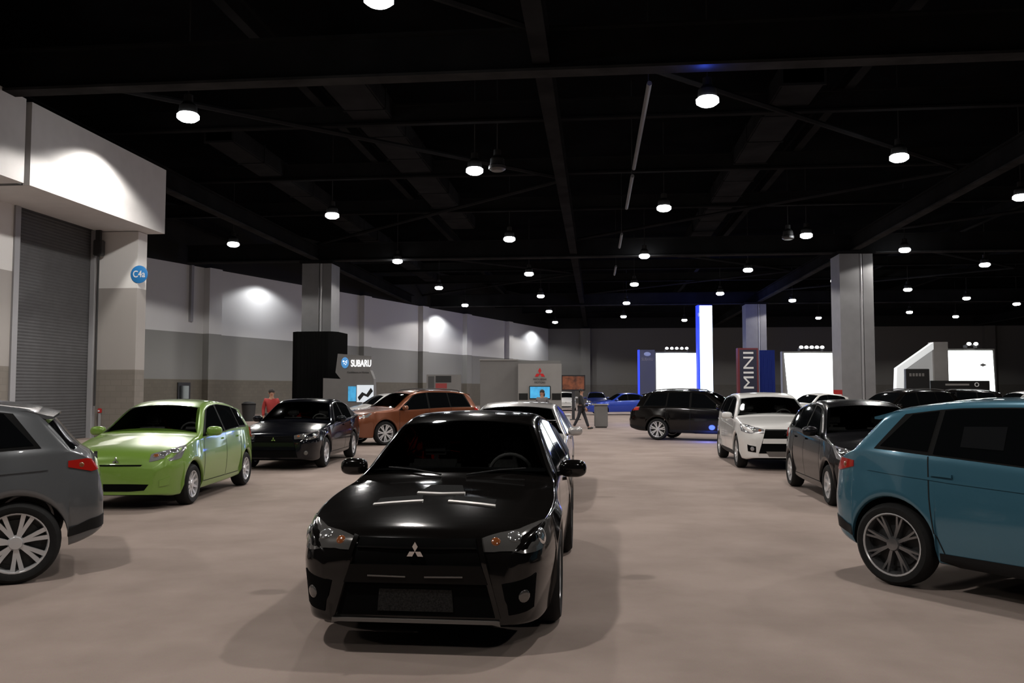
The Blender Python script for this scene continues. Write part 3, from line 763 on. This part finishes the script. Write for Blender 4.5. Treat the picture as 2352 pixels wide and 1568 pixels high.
for y0, y1 in ((21.2, 29.5), (30.5, 36), (42, 46), (53, 57)):
    f = lambda y: xc + (x2 - xc) * (y - 21) / 50
    bm = bmesh.new(); tube(bm, [(f(y0), y0, 0), (f(y1), y1, 0)], .065, 8); link('conduit_length', bm, M['conduit'], t)
    bm = bmesh.new(); tube(bm, [(f(y0 + .4), y0 + .4, 0), (f(y0 + .4), y0 + .4, 3.65)], .015, 6); link('hanger', bm, M['darksteel'], t)

# columns
def column(px, py, w, label, pipe=True):
    d = {'l': 51.7, 'r': 48, 'f': 76}[py]; p = fp(px, d)
    t = thing('column', label, 'column', p, 0)
    bm = bmesh.new(); h = w / 2
    bx(bm, -h, -h + w * .58, -h, h, 0, 9.4); bx(bm, -h + w * .58, -h + w * .70, -h + .25, h - .02, 0, 9.4); bx(bm, -h + w * .70, h, -h + .06, h - .1, 0, 9.4)
    link('shaft', bm, M['column'], t, False)
    bm = bmesh.new(); tube(bm, [(-h + w * .64, -h + .12, 0), (-h + w * .64, -h + .12, 9.4)], .09, 10); link('downpipe', bm, M['steel'], t)
    bm = bmesh.new(); bx(bm, -h - .12, h + .12, -h - .12, h + .12, 9.25, 9.4); link('cap_plate', bm, M['beam'], t, False)
    return t, p
column(735, 'l', 1.8, 'pale column at left rising out of a black curtain wrap')
column(1962, 'r', 1.82, 'large pale grey column standing right of the lit white displays')
column(1735, 'f', 1.8, 'far grey column standing behind the vertical banner')
p = fp(735, 51.5)
bm = bmesh.new(); N = 96; lo = []; hi = []
for i in range(N):
    a = 2 * PI * i / N; c, s_ = math.cos(a), math.sin(a); k = 1.4 / max(abs(c), abs(s_)) * (.96 + .04 * (i % 2))
    k = min(k, 1.68)
    lo.append(bm.verts.new((p.x + c * k, p.y + s_ * k, 0))); hi.append(bm.verts.new((p.x + c * k, p.y + s_ * k, 5.1)))
for i in range(N): bm.faces.new((lo[i], lo[(i + 1) % N], hi[(i + 1) % N], hi[i]))
tag(link('curtain', bm, M['curtain'], None, False), 'black pleated curtain wrapped around the base of the left column', 'curtain')

# ------------------------------------------------------------------ lamps
ORD = ['nearest', 'second nearest', 'third nearest', 'fourth nearest', 'fifth nearest', 'sixth nearest', 'seventh nearest']
ROWS = [('row nearest the left wall', [(432, 268), (763, 495), (913, 600), (1008, 661), (1068, 701)]),
        ('row just left of the central beam', [(870, -2), (1090, 392), (1170, 549), (1215, 629), (1242, 680), (1261, 715), (1275, 740)]),
        ('row just right of the central beam', [(1625, 232), (1525, 478), (1480, 588), (1457, 653), (1439, 696), (1432, 727)]),
        ('row left of the big right column', [(2065, 362), (1852, 541), (1718, 620), (1654, 674), (1572, 735)]),
        ('row passing the big right column', [(2345, 453), (2078, 574), (1918, 645), (1820, 690)]),
        ('row right of the big right column', [(2262, 608), (2085, 665), (1880, 730)]),
        ('rightmost row', [(2220, 685), (2089, 717)]),
        ('right corner of the hall', [(2335, 698), (2195, 727)]),
        ('gap between the dock and left column', [(536, 561)])]
LZ = 9.3
def lamp_proto(lit=True):
    t = thing('high_bay_lamp', '', 'ceiling lamp')
    bm = bmesh.new(); lathe(bm, [(.20, -.12), (.30, -.05), (.30, .05), (.25, .09)], 12); l = link('lens', bm, M['lens' if lit else 'lensoff'], t, True, 30)
    bm = bmesh.new(); lathe(bm, [(.26, .09), (.24, .3), (.13, .42), (.12, .62), (.0005, .66)], 20); link('housing', bm, M['house'], t)
    bm = bmesh.new(); tube(bm, [(0, 0, .64), (0, 0, 12.99 - LZ)], .018, 6); link('hanging_rod', bm, M['darksteel'], t)
    return t
def dup(root):
    r = root.copy(); COL.objects.link(r)
    for ch in root.children:
        c = ch.copy(); COL.objects.link(c); c.parent = r
    return r
LPOW = 1550
def spot(loc, pw, col=(1, .95, .90), ang=154, blend=.12, name='lamp_light'):
    l = bpy.data.lights.new(name, 'SPOT'); l.energy = pw; l.color = col; l.spot_size = math.radians(ang); l.spot_blend = blend; l.shadow_soft_size = .2
    o = bpy.data.objects.new(name, l); COL.objects.link(o); o.location = loc; return o
proto = None
for rn, pts in ROWS:
    for i, (px, py) in enumerate(pts):
        p = on_z(px, py, LZ)
        if proto is None: proto = t = lamp_proto()
        else: t = dup(proto)
        t.location = p; t['group'] = 'lit hall ceiling lamps'
        t['label'] = ('%s lit ceiling lamp in the %s' % (ORD[i], rn)) if len(pts) > 1 else 'lit ceiling lamp hanging in the ' + rn
        spot((p.x, p.y, p.z - .15), LPOW * (1. if p.y < 60 else .75))
po = lamp_proto(False)
for i, (px, py, lb) in enumerate(((1142, 385, 'unlit ceiling lamp hanging beside a lit lamp left of the central beam'), (1810, 545, 'unlit ceiling lamp hanging left of a lit lamp near the right column'))):
    t = po if i == 0 else dup(po); t.location = on_z(px, py, LZ); t['label'] = lb
for X, d, k in ((-12.6, 9., .5), (-4.6, 3.2, 1.0), (4.0, 9.5, .85), (12, 14.5, .7), (3, -5, .4), (-14, -4, .3), (11, 1., .4)):
    q = RIGHT * X + FLAT * d; spot((q.x, q.y, LZ), LPOW * k)
for px, pw in ((590, 420), (1003, 620), (1222, 620)):
    q = WA + WD * wall_s(px) + WN * 1.6; spot((q.x, q.y, 9.2), pw, (.97, .98, 1.), ang=150, blend=.3)
p = on_x(215, 400, FX); spot((FX + 1.3, p.y, 9.3), 900, ang=140, blend=.25)  # added spot with no lamp body, boosts the bright patch on the fascia
p = fp(690, 51.5); spot((p.x - .9, p.y - .5, 9.2), 300, ang=120, blend=.3)

# ------------------------------------------------------------------ the cars
make_car('evo', 'sports_sedan', 'glossy black sports sedan with vented bonnet facing the camera in the foreground', 'car', PT['black'], 'fl', 1256, 1422, -95.68, 'ten')
make_car('sedan', 'sedan', 'silver sedan mostly hidden directly behind the foreground black sedan', 'car', PT['silver'], 'fl', 1290, 1152, -95.68, 'seven')
make_car('cuv', 'crossover', 'grey crossover with silver alloy wheels cut off by the left edge', 'car', PT['grey'], 'rl', 34, 1338, 207, 'big')
make_car('hatch', 'hatchback', 'lime green hatchback facing forward beside the grey crossover', 'car', PT['green'], 'fl', 430, 1157, -90, 'ten')
make_car('sedan', 'sedan', 'black sedan parked behind the lime green hatchback', 'car', PT['blueblack'], 'fl', 740, 1072, -92, 'seven')
make_car('suv', 'suv', 'copper orange SUV parked at an angle behind the black sedans', 'car', PT['orange'], 'fl', 882, 1022, 219, 'big')
make_car('cuv', 'crossover', 'teal blue crossover with dark alloy wheels cut off by the right edge', 'car', PT['blue'], 'rr', 2064, 1342, -56, 'eight_dark', sticker=True)
make_car('hatch', 'hatchback', 'charcoal hatchback between the teal and white crossovers', 'car', PT['dgrey'], 'fr', 1915, 1160, -96, 'seven')
make_car('cuv', 'crossover', 'white crossover facing forward with dark grille, right of the aisle', 'car', PT['white'], 'fr', 1702, 1073, -96, 'seven')
make_car('suv', 'suv', 'black SUV with silver wheels parked beyond the white crossover', 'car', PT['black'], 'rr', 1512, 1010, -28, 'big')
make_car('sedan', 'sedan', 'royal blue sedan far behind the walking man in black suit', 'car', PT['royal'], 'fl', 1385, 953, 190, 'seven', 2)
make_car('hatch', 'hatchback', 'dark blue hatchback at far end of the aisle beside royal blue sedan', 'car', PT['navy'], 'fl', 1392, 944, -93, 'seven', 2)
make_car('hatch', 'hatchback', 'white hatchback at the far end of the hall beside the picture stand', 'car', PT['white'], 'fl', 1320, 943, -92, 'seven', 2)
make_car('hatch', 'hatchback', 'white hatchback beyond the black sedan and left of the copper SUV', 'car', PT['white'], 'fl', 838, 985, 212, 'seven', 2)
make_car('sedan', 'sedan', 'champagne sedan behind the white hatchback and copper SUV', 'car', PT['beige'], 'fl', 888, 966, 200, 'seven', 2)
make_car('hatch', 'hatchback', 'white hatchback in front of the large right column', 'car', PT['white'], 'c', 1872, 974, 200, 'seven', 2)
make_car('suv', 'suv', 'black SUV behind the charcoal hatchback at right', 'car', PT['black'], 'c', 2065, 1002, 195, 'seven', 2)
make_car('suv', 'suv', 'black SUV behind the roof of the teal crossover', 'car', PT['black'], 'c', 2180, 985, 160, 'seven', 2)
make_car('sedan', 'sedan', 'silver sedan far right in front of the black sign wall', 'car', PT['silver'], 'c', 2240, 959, 190, 'seven', 2)
make_car('cuv', 'crossover', 'white crossover furthest right, only its roof showing over teal crossover', 'car', PT['white'], 'c', 2345, 972, 185, 'seven', 2)

# ------------------------------------------------------------------ stands and displays
def zof(py, d): return H + (HZ - py) / F * d
def wof(dpx, d): return dpx / F * d
d = 38.; p = fp(1240, d)
t = thing('display_booth', 'grey box booth with red three-diamond emblem and blue screen', 'booth', p, TH)
W2 = wof(100, d) / 2
link('front_panel', box(-W2, W2, 0, .5, 0, zof(835, d), bev=.01), M['booth'], t)
link('side_cabinet', box(-W2 - wof(88, d), W2 - .02, .502, 2.4, 0, zof(827, d), bev=.01), M['booth2'], t)
link('side_cap', box(-W2 - wof(90, d), -W2 - .0, .46, 2.45, zof(827, d) + .002, zof(824, d)), M['booth'], t)
bm = bmesh.new(); r = .26; ez = zof(858, d)
for k in range(3):
    a = PI / 2 + k * 2 * PI / 3; dv = Vector((math.cos(a), math.sin(a))); sd = Vector((-dv.y, dv.x))
    prism(bm, [(q.x, ez + q.y) for q in (Vector((0, 0)), dv * r * .5 + sd * r * .29, dv * r, dv * r * .5 - sd * r * .29)], -.03, -.001)
link('emblem', bm, mat('emblem_red', (.55, .012, .015), .4), t)
text('lettering', 'MITSUBISHI', .12, M['textgrey'], t, (0, -.012, zof(871, d)), ext=.008)
text('lettering', 'MOTORS', .12, M['textgrey'], t, (0, -.012, zof(878, d)), ext=.008)
so = link('screen', box(-.48, .48, -.06, -.001, zof(916, d), zof(886, d), bev=.01), M['black'], t)
link('screen_picture', box(-.44, .44, -.066, -.061, zof(914, d), zof(888, d)), M['screen'], so)
for s in (-1, 1): link('speaker_grille', box(s * .74 - .2, s * .74 + .2, -.02, -.001, zof(918, d), zof(903, d)), M['mesh'], t)
d = 48.4; p = fp(800, d)
t = thing('display_stand', 'curved grey stand with oval blue emblem and lit white lettering', 'booth', p, TH)
sx = lambda px: (px - 800) / F * d
bm = bmesh.new(); prism(bm, [(sx(742), 0), (sx(862), 0), (sx(858), zof(870, d)), (sx(850), zof(850, d)), (sx(852), zof(818, d)), (sx(775), zof(812, d)), (sx(770), zof(855, d)), (sx(782), zof(870, d)), (sx(742), zof(868, d))], 0, .8)
link('stand_body', bm, M['booth2'], t, False)
text('lettering', 'SUBARU', .55, M['letter'], t, (sx(829), -.04, zof(835, d)), width=wof(46, d), ext=.03, off=.008)
bm = bmesh.new(); ball(bm, (sx(792), -.03, zof(833, d)), (.22, .04, .32)); eo = link('emblem', bm, mat('emblem_blue', (.05, .2, .5), .4, es=.5, ecol=(.1, .35, .7)), t)
bm = bmesh.new()
for x, z, r in ((-.08, .08, .05), (.03, .05, .03), (.1, .0, .03), (.05, -.09, .03), (-.04, -.05, .03), (.1, .1, .03)): ball(bm, (sx(792) + x, -.075, zof(833, d) + z), (r, .02, r), 8)
link('stars', bm, M['letter'], eo)
text('small_lettering', 'Confidence in Motion', .15, M['textgrey'], t, (sx(822), -.012, zof(855, d)), width=wof(50, d), ext=.01)
link('light_panel', box(sx(800), sx(818), -.05, -.001, zof(921, d), zof(887, d)), M['screen'], t)
so = link('screen', box(sx(820), sx(858), -.05, -.001, zof(923, d), zof(884, d)), M['screenbw'], t)
bm = bmesh.new(); prism(bm, [(sx(822), zof(912, d)), (sx(832), zof(900, d)), (sx(842), zof(905, d)), (sx(852), zof(890, d)), (sx(857), zof(898, d)), (sx(846), zof(912, d)), (sx(836), zof(908, d)), (sx(826), zof(920, d))], -.056, -.051)
link('screen_picture', bm, M['black'], so, False)

def panel(name, label, cat, px0, px1, pyt, d, m, depth=.5, frame=None, zb=0., poly=None):
    c = (px0 + px1) / 2; p = fp(c, d); t = thing(name, label, cat, p, TH); w = wof(px1 - px0, d) / 2; zt = zof(pyt, d)
    if frame:
        link('cabinet', box(-w - .15, w + .15, .06, depth, 0, zt + .15, bev=.02), frame, t)
        bm = prism(bmesh.new(), poly(w, zt), 0, .058) if poly else box(-w, w, 0, .058, .5, zt)
        link('light_panel', bm, m, t, False)
    else: link('face_panel', box(-w, w, 0, depth, zb, zt, bev=.02), m, t)
    return t, w, zt
def spot_bar(t, w, zt, n, m=None):
    bm = bmesh.new(); tube(bm, [(-w, -.3, zt + .3), (w, -.3, zt + .3)], .04); bx(bm, -w + .1, -w + .16, -.3, .2, zt + .1, zt + .3); bx(bm, w - .16, w - .1, -.3, .2, zt + .1, zt + .3)
    link('lamp_bar', bm, M['darksteel'], t, False)
    for k in range(n):
        bm = bmesh.new(); ball(bm, (-w + (k + .5) * 2 * w / n, -.34, zt + .38), (.16, .12, .12), 10); link('display_spot', bm, M['spotlit'], t)
t, w, zt = panel('lit_display', 'glowing white display wall between the blue-edged sign and lit tower', 'display', 1508, 1600, 811, 85, M['lit'], .6, M['booth2'])
spot_bar(t, w * .62, zt + .1, 5)
t, w, zt = panel('lit_display', 'wide glowing white display left of the large right column', 'display', 1803, 1923, 811, 70, M['lit'], .6, M['booth2'],
                 poly=lambda w, z: [(-w + .35, .3), (w, .3), (w, z), (-w, z)])
spot_bar(t, w * .5, zt + .1, 5)
t, w, zt = panel('lit_display', 'glowing white display with grey emblem at far right', 'display', 2178, 2284, 805, 62, M['lit'], .6, M['booth2'],
                 poly=lambda w, z: [(-w + .1, .3), (w + .1, .3), (w - .05, z), (-w, z)])
spot_bar(t, .5, zt + .1, 2)
bm = bmesh.new(); prism(bm, [(w - 1.05, zof(838, 62)), (w - .8, zof(842, 62)), (w - .5, zof(838, 62)), (w - .8, zof(834, 62))], -.03, -.001); link('emblem', bm, M['steel'], t, False)
d = 75.; p = fp(1621, d)
t = thing('light_tower', 'tall slim tower glowing white with deep blue edge', 'tower', p, TH)
link('tower_core', box(-.64, .64, 0, .8, 0, zof(700, d)), M['litblue'], t)
link('light_panel', box(-.46, .64, -.06, -.002, .4, zof(700, d) - .05), M['litsky'], t)
bm = bmesh.new(); lathe(bm, [(.0005, -.03), (.2, -.03), (.2, -.002), (.0005, -.002)], 20, 'y'); o = link('emblem', bm, M['white'], t); o.location = (-.55, 0, zof(722, d)); o.scale = (.4, 1, .9)
d = 80.; t, w, zt = panel('edge_lit_sign', 'dim grey sign panel with glowing blue edge left of the white display wall', 'sign', 1470, 1505, 803, d, M['signgrey'], .6)
link('lit_edge', box(-w - .12, -w - .002, 0, .6, 0, zt), M['litblue'], t)
text('lettering', 'SUBARU', .4, M['booth'], t, (0, -.02, zof(825, d)), width=w * 1.5, ext=.01)
bm = bmesh.new(); ball(bm, (0, -.03, zof(813, d)), (.34, .03, .2), 14); link('emblem', bm, mat('emblem_pale', (.3, .35, .5), .4, es=.1), t)
d = 60.; t, w, zt = panel('banner_tower', 'navy and dark red vertical banner with white letters reading upward', 'banner', 1696, 1743, 799, d, M['banred'], .5)
link('banner_face', box(-w + .12, w - .12, -.02, -.002, .3, zt - .12), M['navy'], t)
text('lettering', 'MINI', 1.05, M['white'], t, (0.05, -.03, zof(850, d)), (PI / 2, -PI / 2, 0), width=wof(84, d), ext=.004)
d = 62.; p = fp(1763, d); bm = bmesh.new(); pr = None
for i in range(33):
    x = -.55 + 1.1 * i / 32; y = .06 * (i % 2)
    row = [bm.verts.new((p.x + x, p.y + y, 0)), bm.verts.new((p.x + x, p.y + y, zof(804, d)))]
    if pr: bm.faces.new((pr[0], row[0], row[1], pr[1]))
    pr = row
tag(link('curtain', bm, M['bluecurtain'], None, False), 'royal blue pleated curtain beside the vertical banner', 'curtain')
d = 61.; p = fp(2117, d); t = thing('portal_arch', 'slanted white portal wedge left of the rightmost glowing display', 'arch', p, TH)
sx = lambda px: (px - 2117) / F * d
bm = bmesh.new()
prism(bm, [(sx(2056), 0), (sx(2074), 0), (sx(2078), zof(850, d)), (sx(2062), zof(845, d))], 0, .5)
prism(bm, [(sx(2062), zof(845, d)), (sx(2078), zof(850, d)), (sx(2147), zof(802, d)), (sx(2147), zof(786, d))], 0, .5)
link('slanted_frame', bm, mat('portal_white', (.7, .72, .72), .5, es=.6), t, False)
bm = bmesh.new(); prism(bm, [(sx(2074), 0), (sx(2147), 0), (sx(2147), zof(802, d)), (sx(2078), zof(850, d))], .2, .48)
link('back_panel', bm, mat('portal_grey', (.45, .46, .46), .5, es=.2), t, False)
link('upright_panel', box(sx(2147), sx(2180), 0, .8, 0, zof(785, d)), M['booth'], t, False)
t, w, zt = panel('lettered_sign', 'black sign with a pale lettering band in front of the slanted portal', 'sign', 2082, 2136, 847, 56, M['black'], .3)
bm = bmesh.new()
for k in range(5): bx(bm, -w * .72 + k * w * .27, -w * .72 + k * w * .27 + w * .18, -.012, -.001, zof(864, 56), zof(857, 56))
link('lettering_band', bm, M['booth2'], t, False)
t, w, zt = panel('sign_wall', 'long low black sign wall in front of the rightmost glowing display', 'sign', 2138, 2274, 874, 57, M['black'], .3)
bm = bmesh.new(); lathe(bm, [(.1, -.03), (.15, -.03), (.15, -.001), (.1, -.001)], 24, 'y', True); o = link('emblem', bm, M['white'], t); o.location = (1.1, 0, zof(883, 57))
bm = bmesh.new(); bx(bm, -1.0, .6, -.01, -.001, zof(885, 57), zof(881, 57)); link('lettering_band', bm, M['booth'], t, False)
d = 36.; p = fp(1020, d); t = thing('sign_stand', 'dark framed stand sign with red panel behind the copper SUV', 'sign', p, TH)
link('frame', box(-.75, .72, 0, .08, zof(905, d), zof(860, d), bev=.01), M['booth2'], t); link('red_panel', box(-.36, .12, -.015, -.001, zof(895, d), zof(880, d)), mat('sign_red', (.25, .03, .03), .5), t)
link('dark_panel', box(-.36, .3, -.012, -.001, zof(878, d), zof(863, d)), M['black'], t); link('white_panel', box(-.68, -.42, -.012, -.001, zof(900, d), zof(864, d)), M['textgrey'], t)
bm = bmesh.new(); bx(bm, -.6, -.55, .02, .07, 0, zof(905, d)); bx(bm, .5, .55, .02, .07, 0, zof(905, d)); bx(bm, -.7, .65, -.2, .3, 0, .03); link('legs', bm, M['darksteel'], t, False)
d = 47.; p = fp(1317, d); t = thing('picture_stand', 'dark picture stand with orange scene right of the grey booth', 'display', p, TH)
link('frame', box(-.66, .66, 0, .15, zof(897, d), zof(861, d), bev=.01), M['black'], t); link('picture', box(-.6, .6, -.015, -.001, zof(894, d), zof(864, d)), M['orangepic'], t)
bm = bmesh.new(); bx(bm, -.08, .08, .03, .12, 0, zof(897, d)); bx(bm, -.4, .4, -.2, .35, 0, .04); link('post', bm, M['darksteel'], t, False)
d = 37.; p = fp(1381, d); t = thing('kiosk', 'slim silver kiosk cabinet beside the walking man', 'kiosk', p, TH)
link('cabinet', box(-.28, .28, 0, .4, .05, .98, bev=.02), M['booth2'], t); link('kiosk_top', box(-.33, .33, -.06, .45, .982, 1.03, bev=.01), M['booth'], t); link('plinth', box(-.24, .24, .04, .36, 0, .05), M['darksteel'], t)
d = floor_d(1040); p = fp(1293, d); t = thing('podium', 'white podium standing behind the silver sedan', 'podium', p, TH)
link('column', box(-.18, .18, 0, .36, .04, .98, bev=.01), M['white'], t); link('podium_top', box(-.22, .22, -.04, .4, .982, 1.02, bev=.01), M['white'], t); link('plinth', box(-.2, .2, -.02, .38, 0, .04), M['darksteel'], t)
d = 45.; p = fp(572, d); t = thing('waste_bin', 'dark grey waste bin between the green hatchback and black sedan', 'bin', p, TH)
bm = bmesh.new(); lathe(bm, [(.3, 0), (.36, .8), (.36, .85)], 24); link('bin_body', bm, M['darksteel'], t)
bm = bmesh.new(); lathe(bm, [(.37, .85), (.37, .92), (.2, 1.02), (.0005, 1.04)], 24); link('bin_lid', bm, M['plastic'], t)
d = 44.; p = fp(1925, d); t = thing('stand_sign', 'small red and white sign by the right column', 'sign', p, TH)
link('board', box(-.22, .22, 0, .04, 1.25, 1.65), M['red'], t); link('white_panel', box(-.18, .18, -.01, -.001, 1.3, 1.42), M['white'], t)
bm = bmesh.new(); bx(bm, -.03, .03, .0, .04, 0, 1.25); bx(bm, -.2, .2, -.15, .2, 0, .03); link('post', bm, M['darksteel'], t, False)

# ------------------------------------------------------------------ people
def skin_mesh(name, V, E, m, parent, sub=2):
    bm = bmesh.new(); sl = bm.verts.layers.skin.verify(); mp = {}
    for i, (k, q) in enumerate(V.items()):
        v = bm.verts.new(q[:3]); v[sl].radius = (q[3], q[4] if len(q) > 4 else q[3]); v[sl].use_root = (i == 0); mp[k] = v
    for a, b in E: bm.edges.new((mp[a], mp[b]))
    me = bpy.data.meshes.new('tmp'); bm.to_mesh(me); bm.free()
    o = bpy.data.objects.new('tmp', me); COL.objects.link(o)
    o.modifiers.new('s', 'SKIN').use_smooth_shade = True
    sb = o.modifiers.new('u', 'SUBSURF'); sb.levels = sub; sb.render_levels = sub
    dg = bpy.context.evaluated_depsgraph_get(); dg.update()
    n = bpy.data.meshes.new_from_object(o.evaluated_get(dg)); bpy.data.objects.remove(o)
    n.name = name; n.materials.clear(); n.materials.append(m); n.shade_smooth()
    r = bpy.data.objects.new(name, n); COL.objects.link(r); r.parent = parent; return r
def person(label, loc, rotz, scale, top, stride=0., hair_long=False, top_name='shirt'):
    t = thing('person', label, 'person', loc, rotz); t.scale = (scale,) * 3
    V = dict(pelvis=(0, 0, .95, .12), waist=(0, 0, 1.08, .11), chest=(0, 0, 1.29, .13), neck=(0, .01, 1.46, .052), jaw=(0, -.012, 1.535, .062), head=(0, -.002, 1.615, .082), crown=(0, .005, 1.68, .062))
    E = [('pelvis', 'waist'), ('waist', 'chest'), ('chest', 'neck'), ('neck', 'jaw'), ('jaw', 'head'), ('head', 'crown')]
    J = {}
    for s, n in ((-1, 'a'), (1, 'b')):
        sw = stride * s * .5
        J['sh' + n] = (s * .175, .0, 1.40, .052); J['el' + n] = (s * .225, .03 + sw * .5, 1.14, .04); J['wr' + n] = (s * .23, -.06 + sw * 1.1, .92, .027)
        J['pa' + n] = (s * .228, -.075 + sw * 1.2, .855, .03)
        for k in range(4):
            y = -.115 + .026 * k + sw * 1.2; ln = (.062, .075, .08, .07)[k]
            J['f%d%s' % (k, n)] = (s * .226, y, .815, .010); J['g%d%s' % (k, n)] = (s * .218, y - .004, .815 - ln * .6, .009); J['h%d%s' % (k, n)] = (s * .204, y - .004, .815 - ln, .0075)
            E += [('pa' + n, 'f%d%s' % (k, n)), ('f%d%s' % (k, n), 'g%d%s' % (k, n)), ('g%d%s' % (k, n), 'h%d%s' % (k, n))]
        J['t0' + n] = (s * .215, -.125 + sw * 1.2, .86, .011); J['t1' + n] = (s * .20, -.15 + sw * 1.2, .825, .009)
        E += [('chest', 'sh' + n), ('sh' + n, 'el' + n), ('el' + n, 'wr' + n), ('wr' + n, 'pa' + n), ('pa' + n, 't0' + n), ('t0' + n, 't1' + n)]
        st = -stride * s
        bk = max(0, st)
        J['hp' + n] = (s * .09, 0, .91, .085); J['kn' + n] = (s * .095, -.02 + st * .45, .50 + bk * .04, .058)
        J['an' + n] = (s * .095, .01 + st * 1.0, .09 + bk * .14, .04); J['to' + n] = (s * .105, -.15 + st * .98, .04 + (0 if st >= 0 else .02), .034)
        E += [('pelvis', 'hp' + n), ('hp' + n, 'kn' + n), ('kn' + n, 'an' + n), ('an' + n, 'to' + n)]
    V.update(J); skin_mesh('body', V, E, M['skin'], t, 1)
    g = lambda k, r: (*V[k][:3], r)
    T = dict(hem=(0, 0, .90, .145), waist=g('waist', .135), chest=g('chest', .158), col=(0, .01, 1.43, .075)); TE = [('hem', 'waist'), ('waist', 'chest'), ('chest', 'col')]
    Q = dict(pelvis=g('pelvis', .138)); QE = []
    for n in 'ab':
        T['sh' + n] = g('sh' + n, .07); T['el' + n] = g('el' + n, .055); T['wr' + n] = g('wr' + n, .042); TE += [('chest', 'sh' + n), ('sh' + n, 'el' + n), ('el' + n, 'wr' + n)]
        Q['hp' + n] = g('hp' + n, .105); Q['kn' + n] = g('kn' + n, .078); Q['an' + n] = g('an' + n, .062); QE += [('pelvis', 'hp' + n), ('hp' + n, 'kn' + n), ('kn' + n, 'an' + n)]
        a, b = Vector(V['an' + n][:3]), Vector(V['to' + n][:3])
        heel = a + Vector((0, .035, -.045)); bm = bmesh.new(); tube(bm, [heel, a.lerp(b, .5) + Vector((0, 0, -.02)), b, b + Vector((0, -.05, -.005))], [.038, .046, .042, .02], 10); link('shoe', bm, M['shoe'], t)
    skin_mesh(top_name, T, TE, top, t, 1); skin_mesh('trousers', Q, QE, M['trouser'], t, 1)
    bm = bmesh.new(); ball(bm, (0, .022, 1.645), (.092, .092, .092), 16)
    if hair_long: ball(bm, (0, .055, 1.55), (.1, .055, .13), 14)
    link('hair', bm, M['hairdark'], t)
    for s in (-1, 1):
        bm = bmesh.new(); ball(bm, (s * .03, -.078, 1.615), (.011, .008, .007), 8); link('eye', bm, M['eye'], t)
        bm = bmesh.new(); ball(bm, (s * .083, .005, 1.60), (.012, .02, .032), 8); link('ear', bm, M['skin'], t)
    bm = bmesh.new(); ball(bm, (0, -.088, 1.588), (.013, .02, .022), 8); link('nose', bm, M['skin'], t)
    bm = bmesh.new(); ball(bm, (0, -.07, 1.548), (.024, .01, .006), 8); link('mouth', bm, M['red'], t)
    return t
person('person in black suit walking across the aisle', fp(1335, 35.8), TH + math.radians(75), .98, M['suit'], .30, top_name='jacket')
person('person in red shirt standing behind the black sedan', fp(624, 24.5), TH + math.radians(20), .97, M['redshirt'])
person('person with dark hair in grey top in front of the grey booth', fp(1245, 30), TH + math.radians(-15), .96, M['greyshirt'], hair_long=True)

# ------------------------------------------------------------------ extra stage lights
def point(loc, pw, col, r=.3):
    l = bpy.data.lights.new('stage_light', 'POINT'); l.energy = pw; l.color = col; l.shadow_soft_size = r
    o = bpy.data.objects.new('stage_light', l); COL.objects.link(o); o.location = loc
q = on_d(1600, 850, 70); point((q.x, q.y, 5.5), 600, (.1, .18, 1.))
q = on_d(1620, 680, 72); point((q.x, q.y, 9.2), 250, (.1, .18, 1.))
q = on_d(1615, 160, 20.2); point((q.x, 20.3, 9.22), 16, (.05, .12, 1.), .04)
q = fp(1622, 27.0); point((q.x, q.y, .35), 22, (.08, .15, 1.), .1)  # unseen light added near the floor for blue spill by the black SUV
q = on_d(1480, 950, 40); point((q.x, q.y, 1.2), 60, (.08, .15, 1.))

w = bpy.data.worlds.new('hall_ambient'); SC.world = w; w.use_nodes = True
w.node_tree.nodes['Background'].inputs['Color'].default_value = (.5, .5, .5, 1); w.node_tree.nodes['Background'].inputs['Strength'].default_value = .015

cam = bpy.data.cameras.new('camera'); co = bpy.data.objects.new('camera', cam); COL.objects.link(co)
co.location = CAM; co.rotation_euler = (PI / 2 + PITCH, 0, TH)
cam.sensor_width = 36; cam.lens = 36 * F / 2352; cam.clip_end = 400
SC.camera = co
SC.view_settings.view_transform = 'Standard'
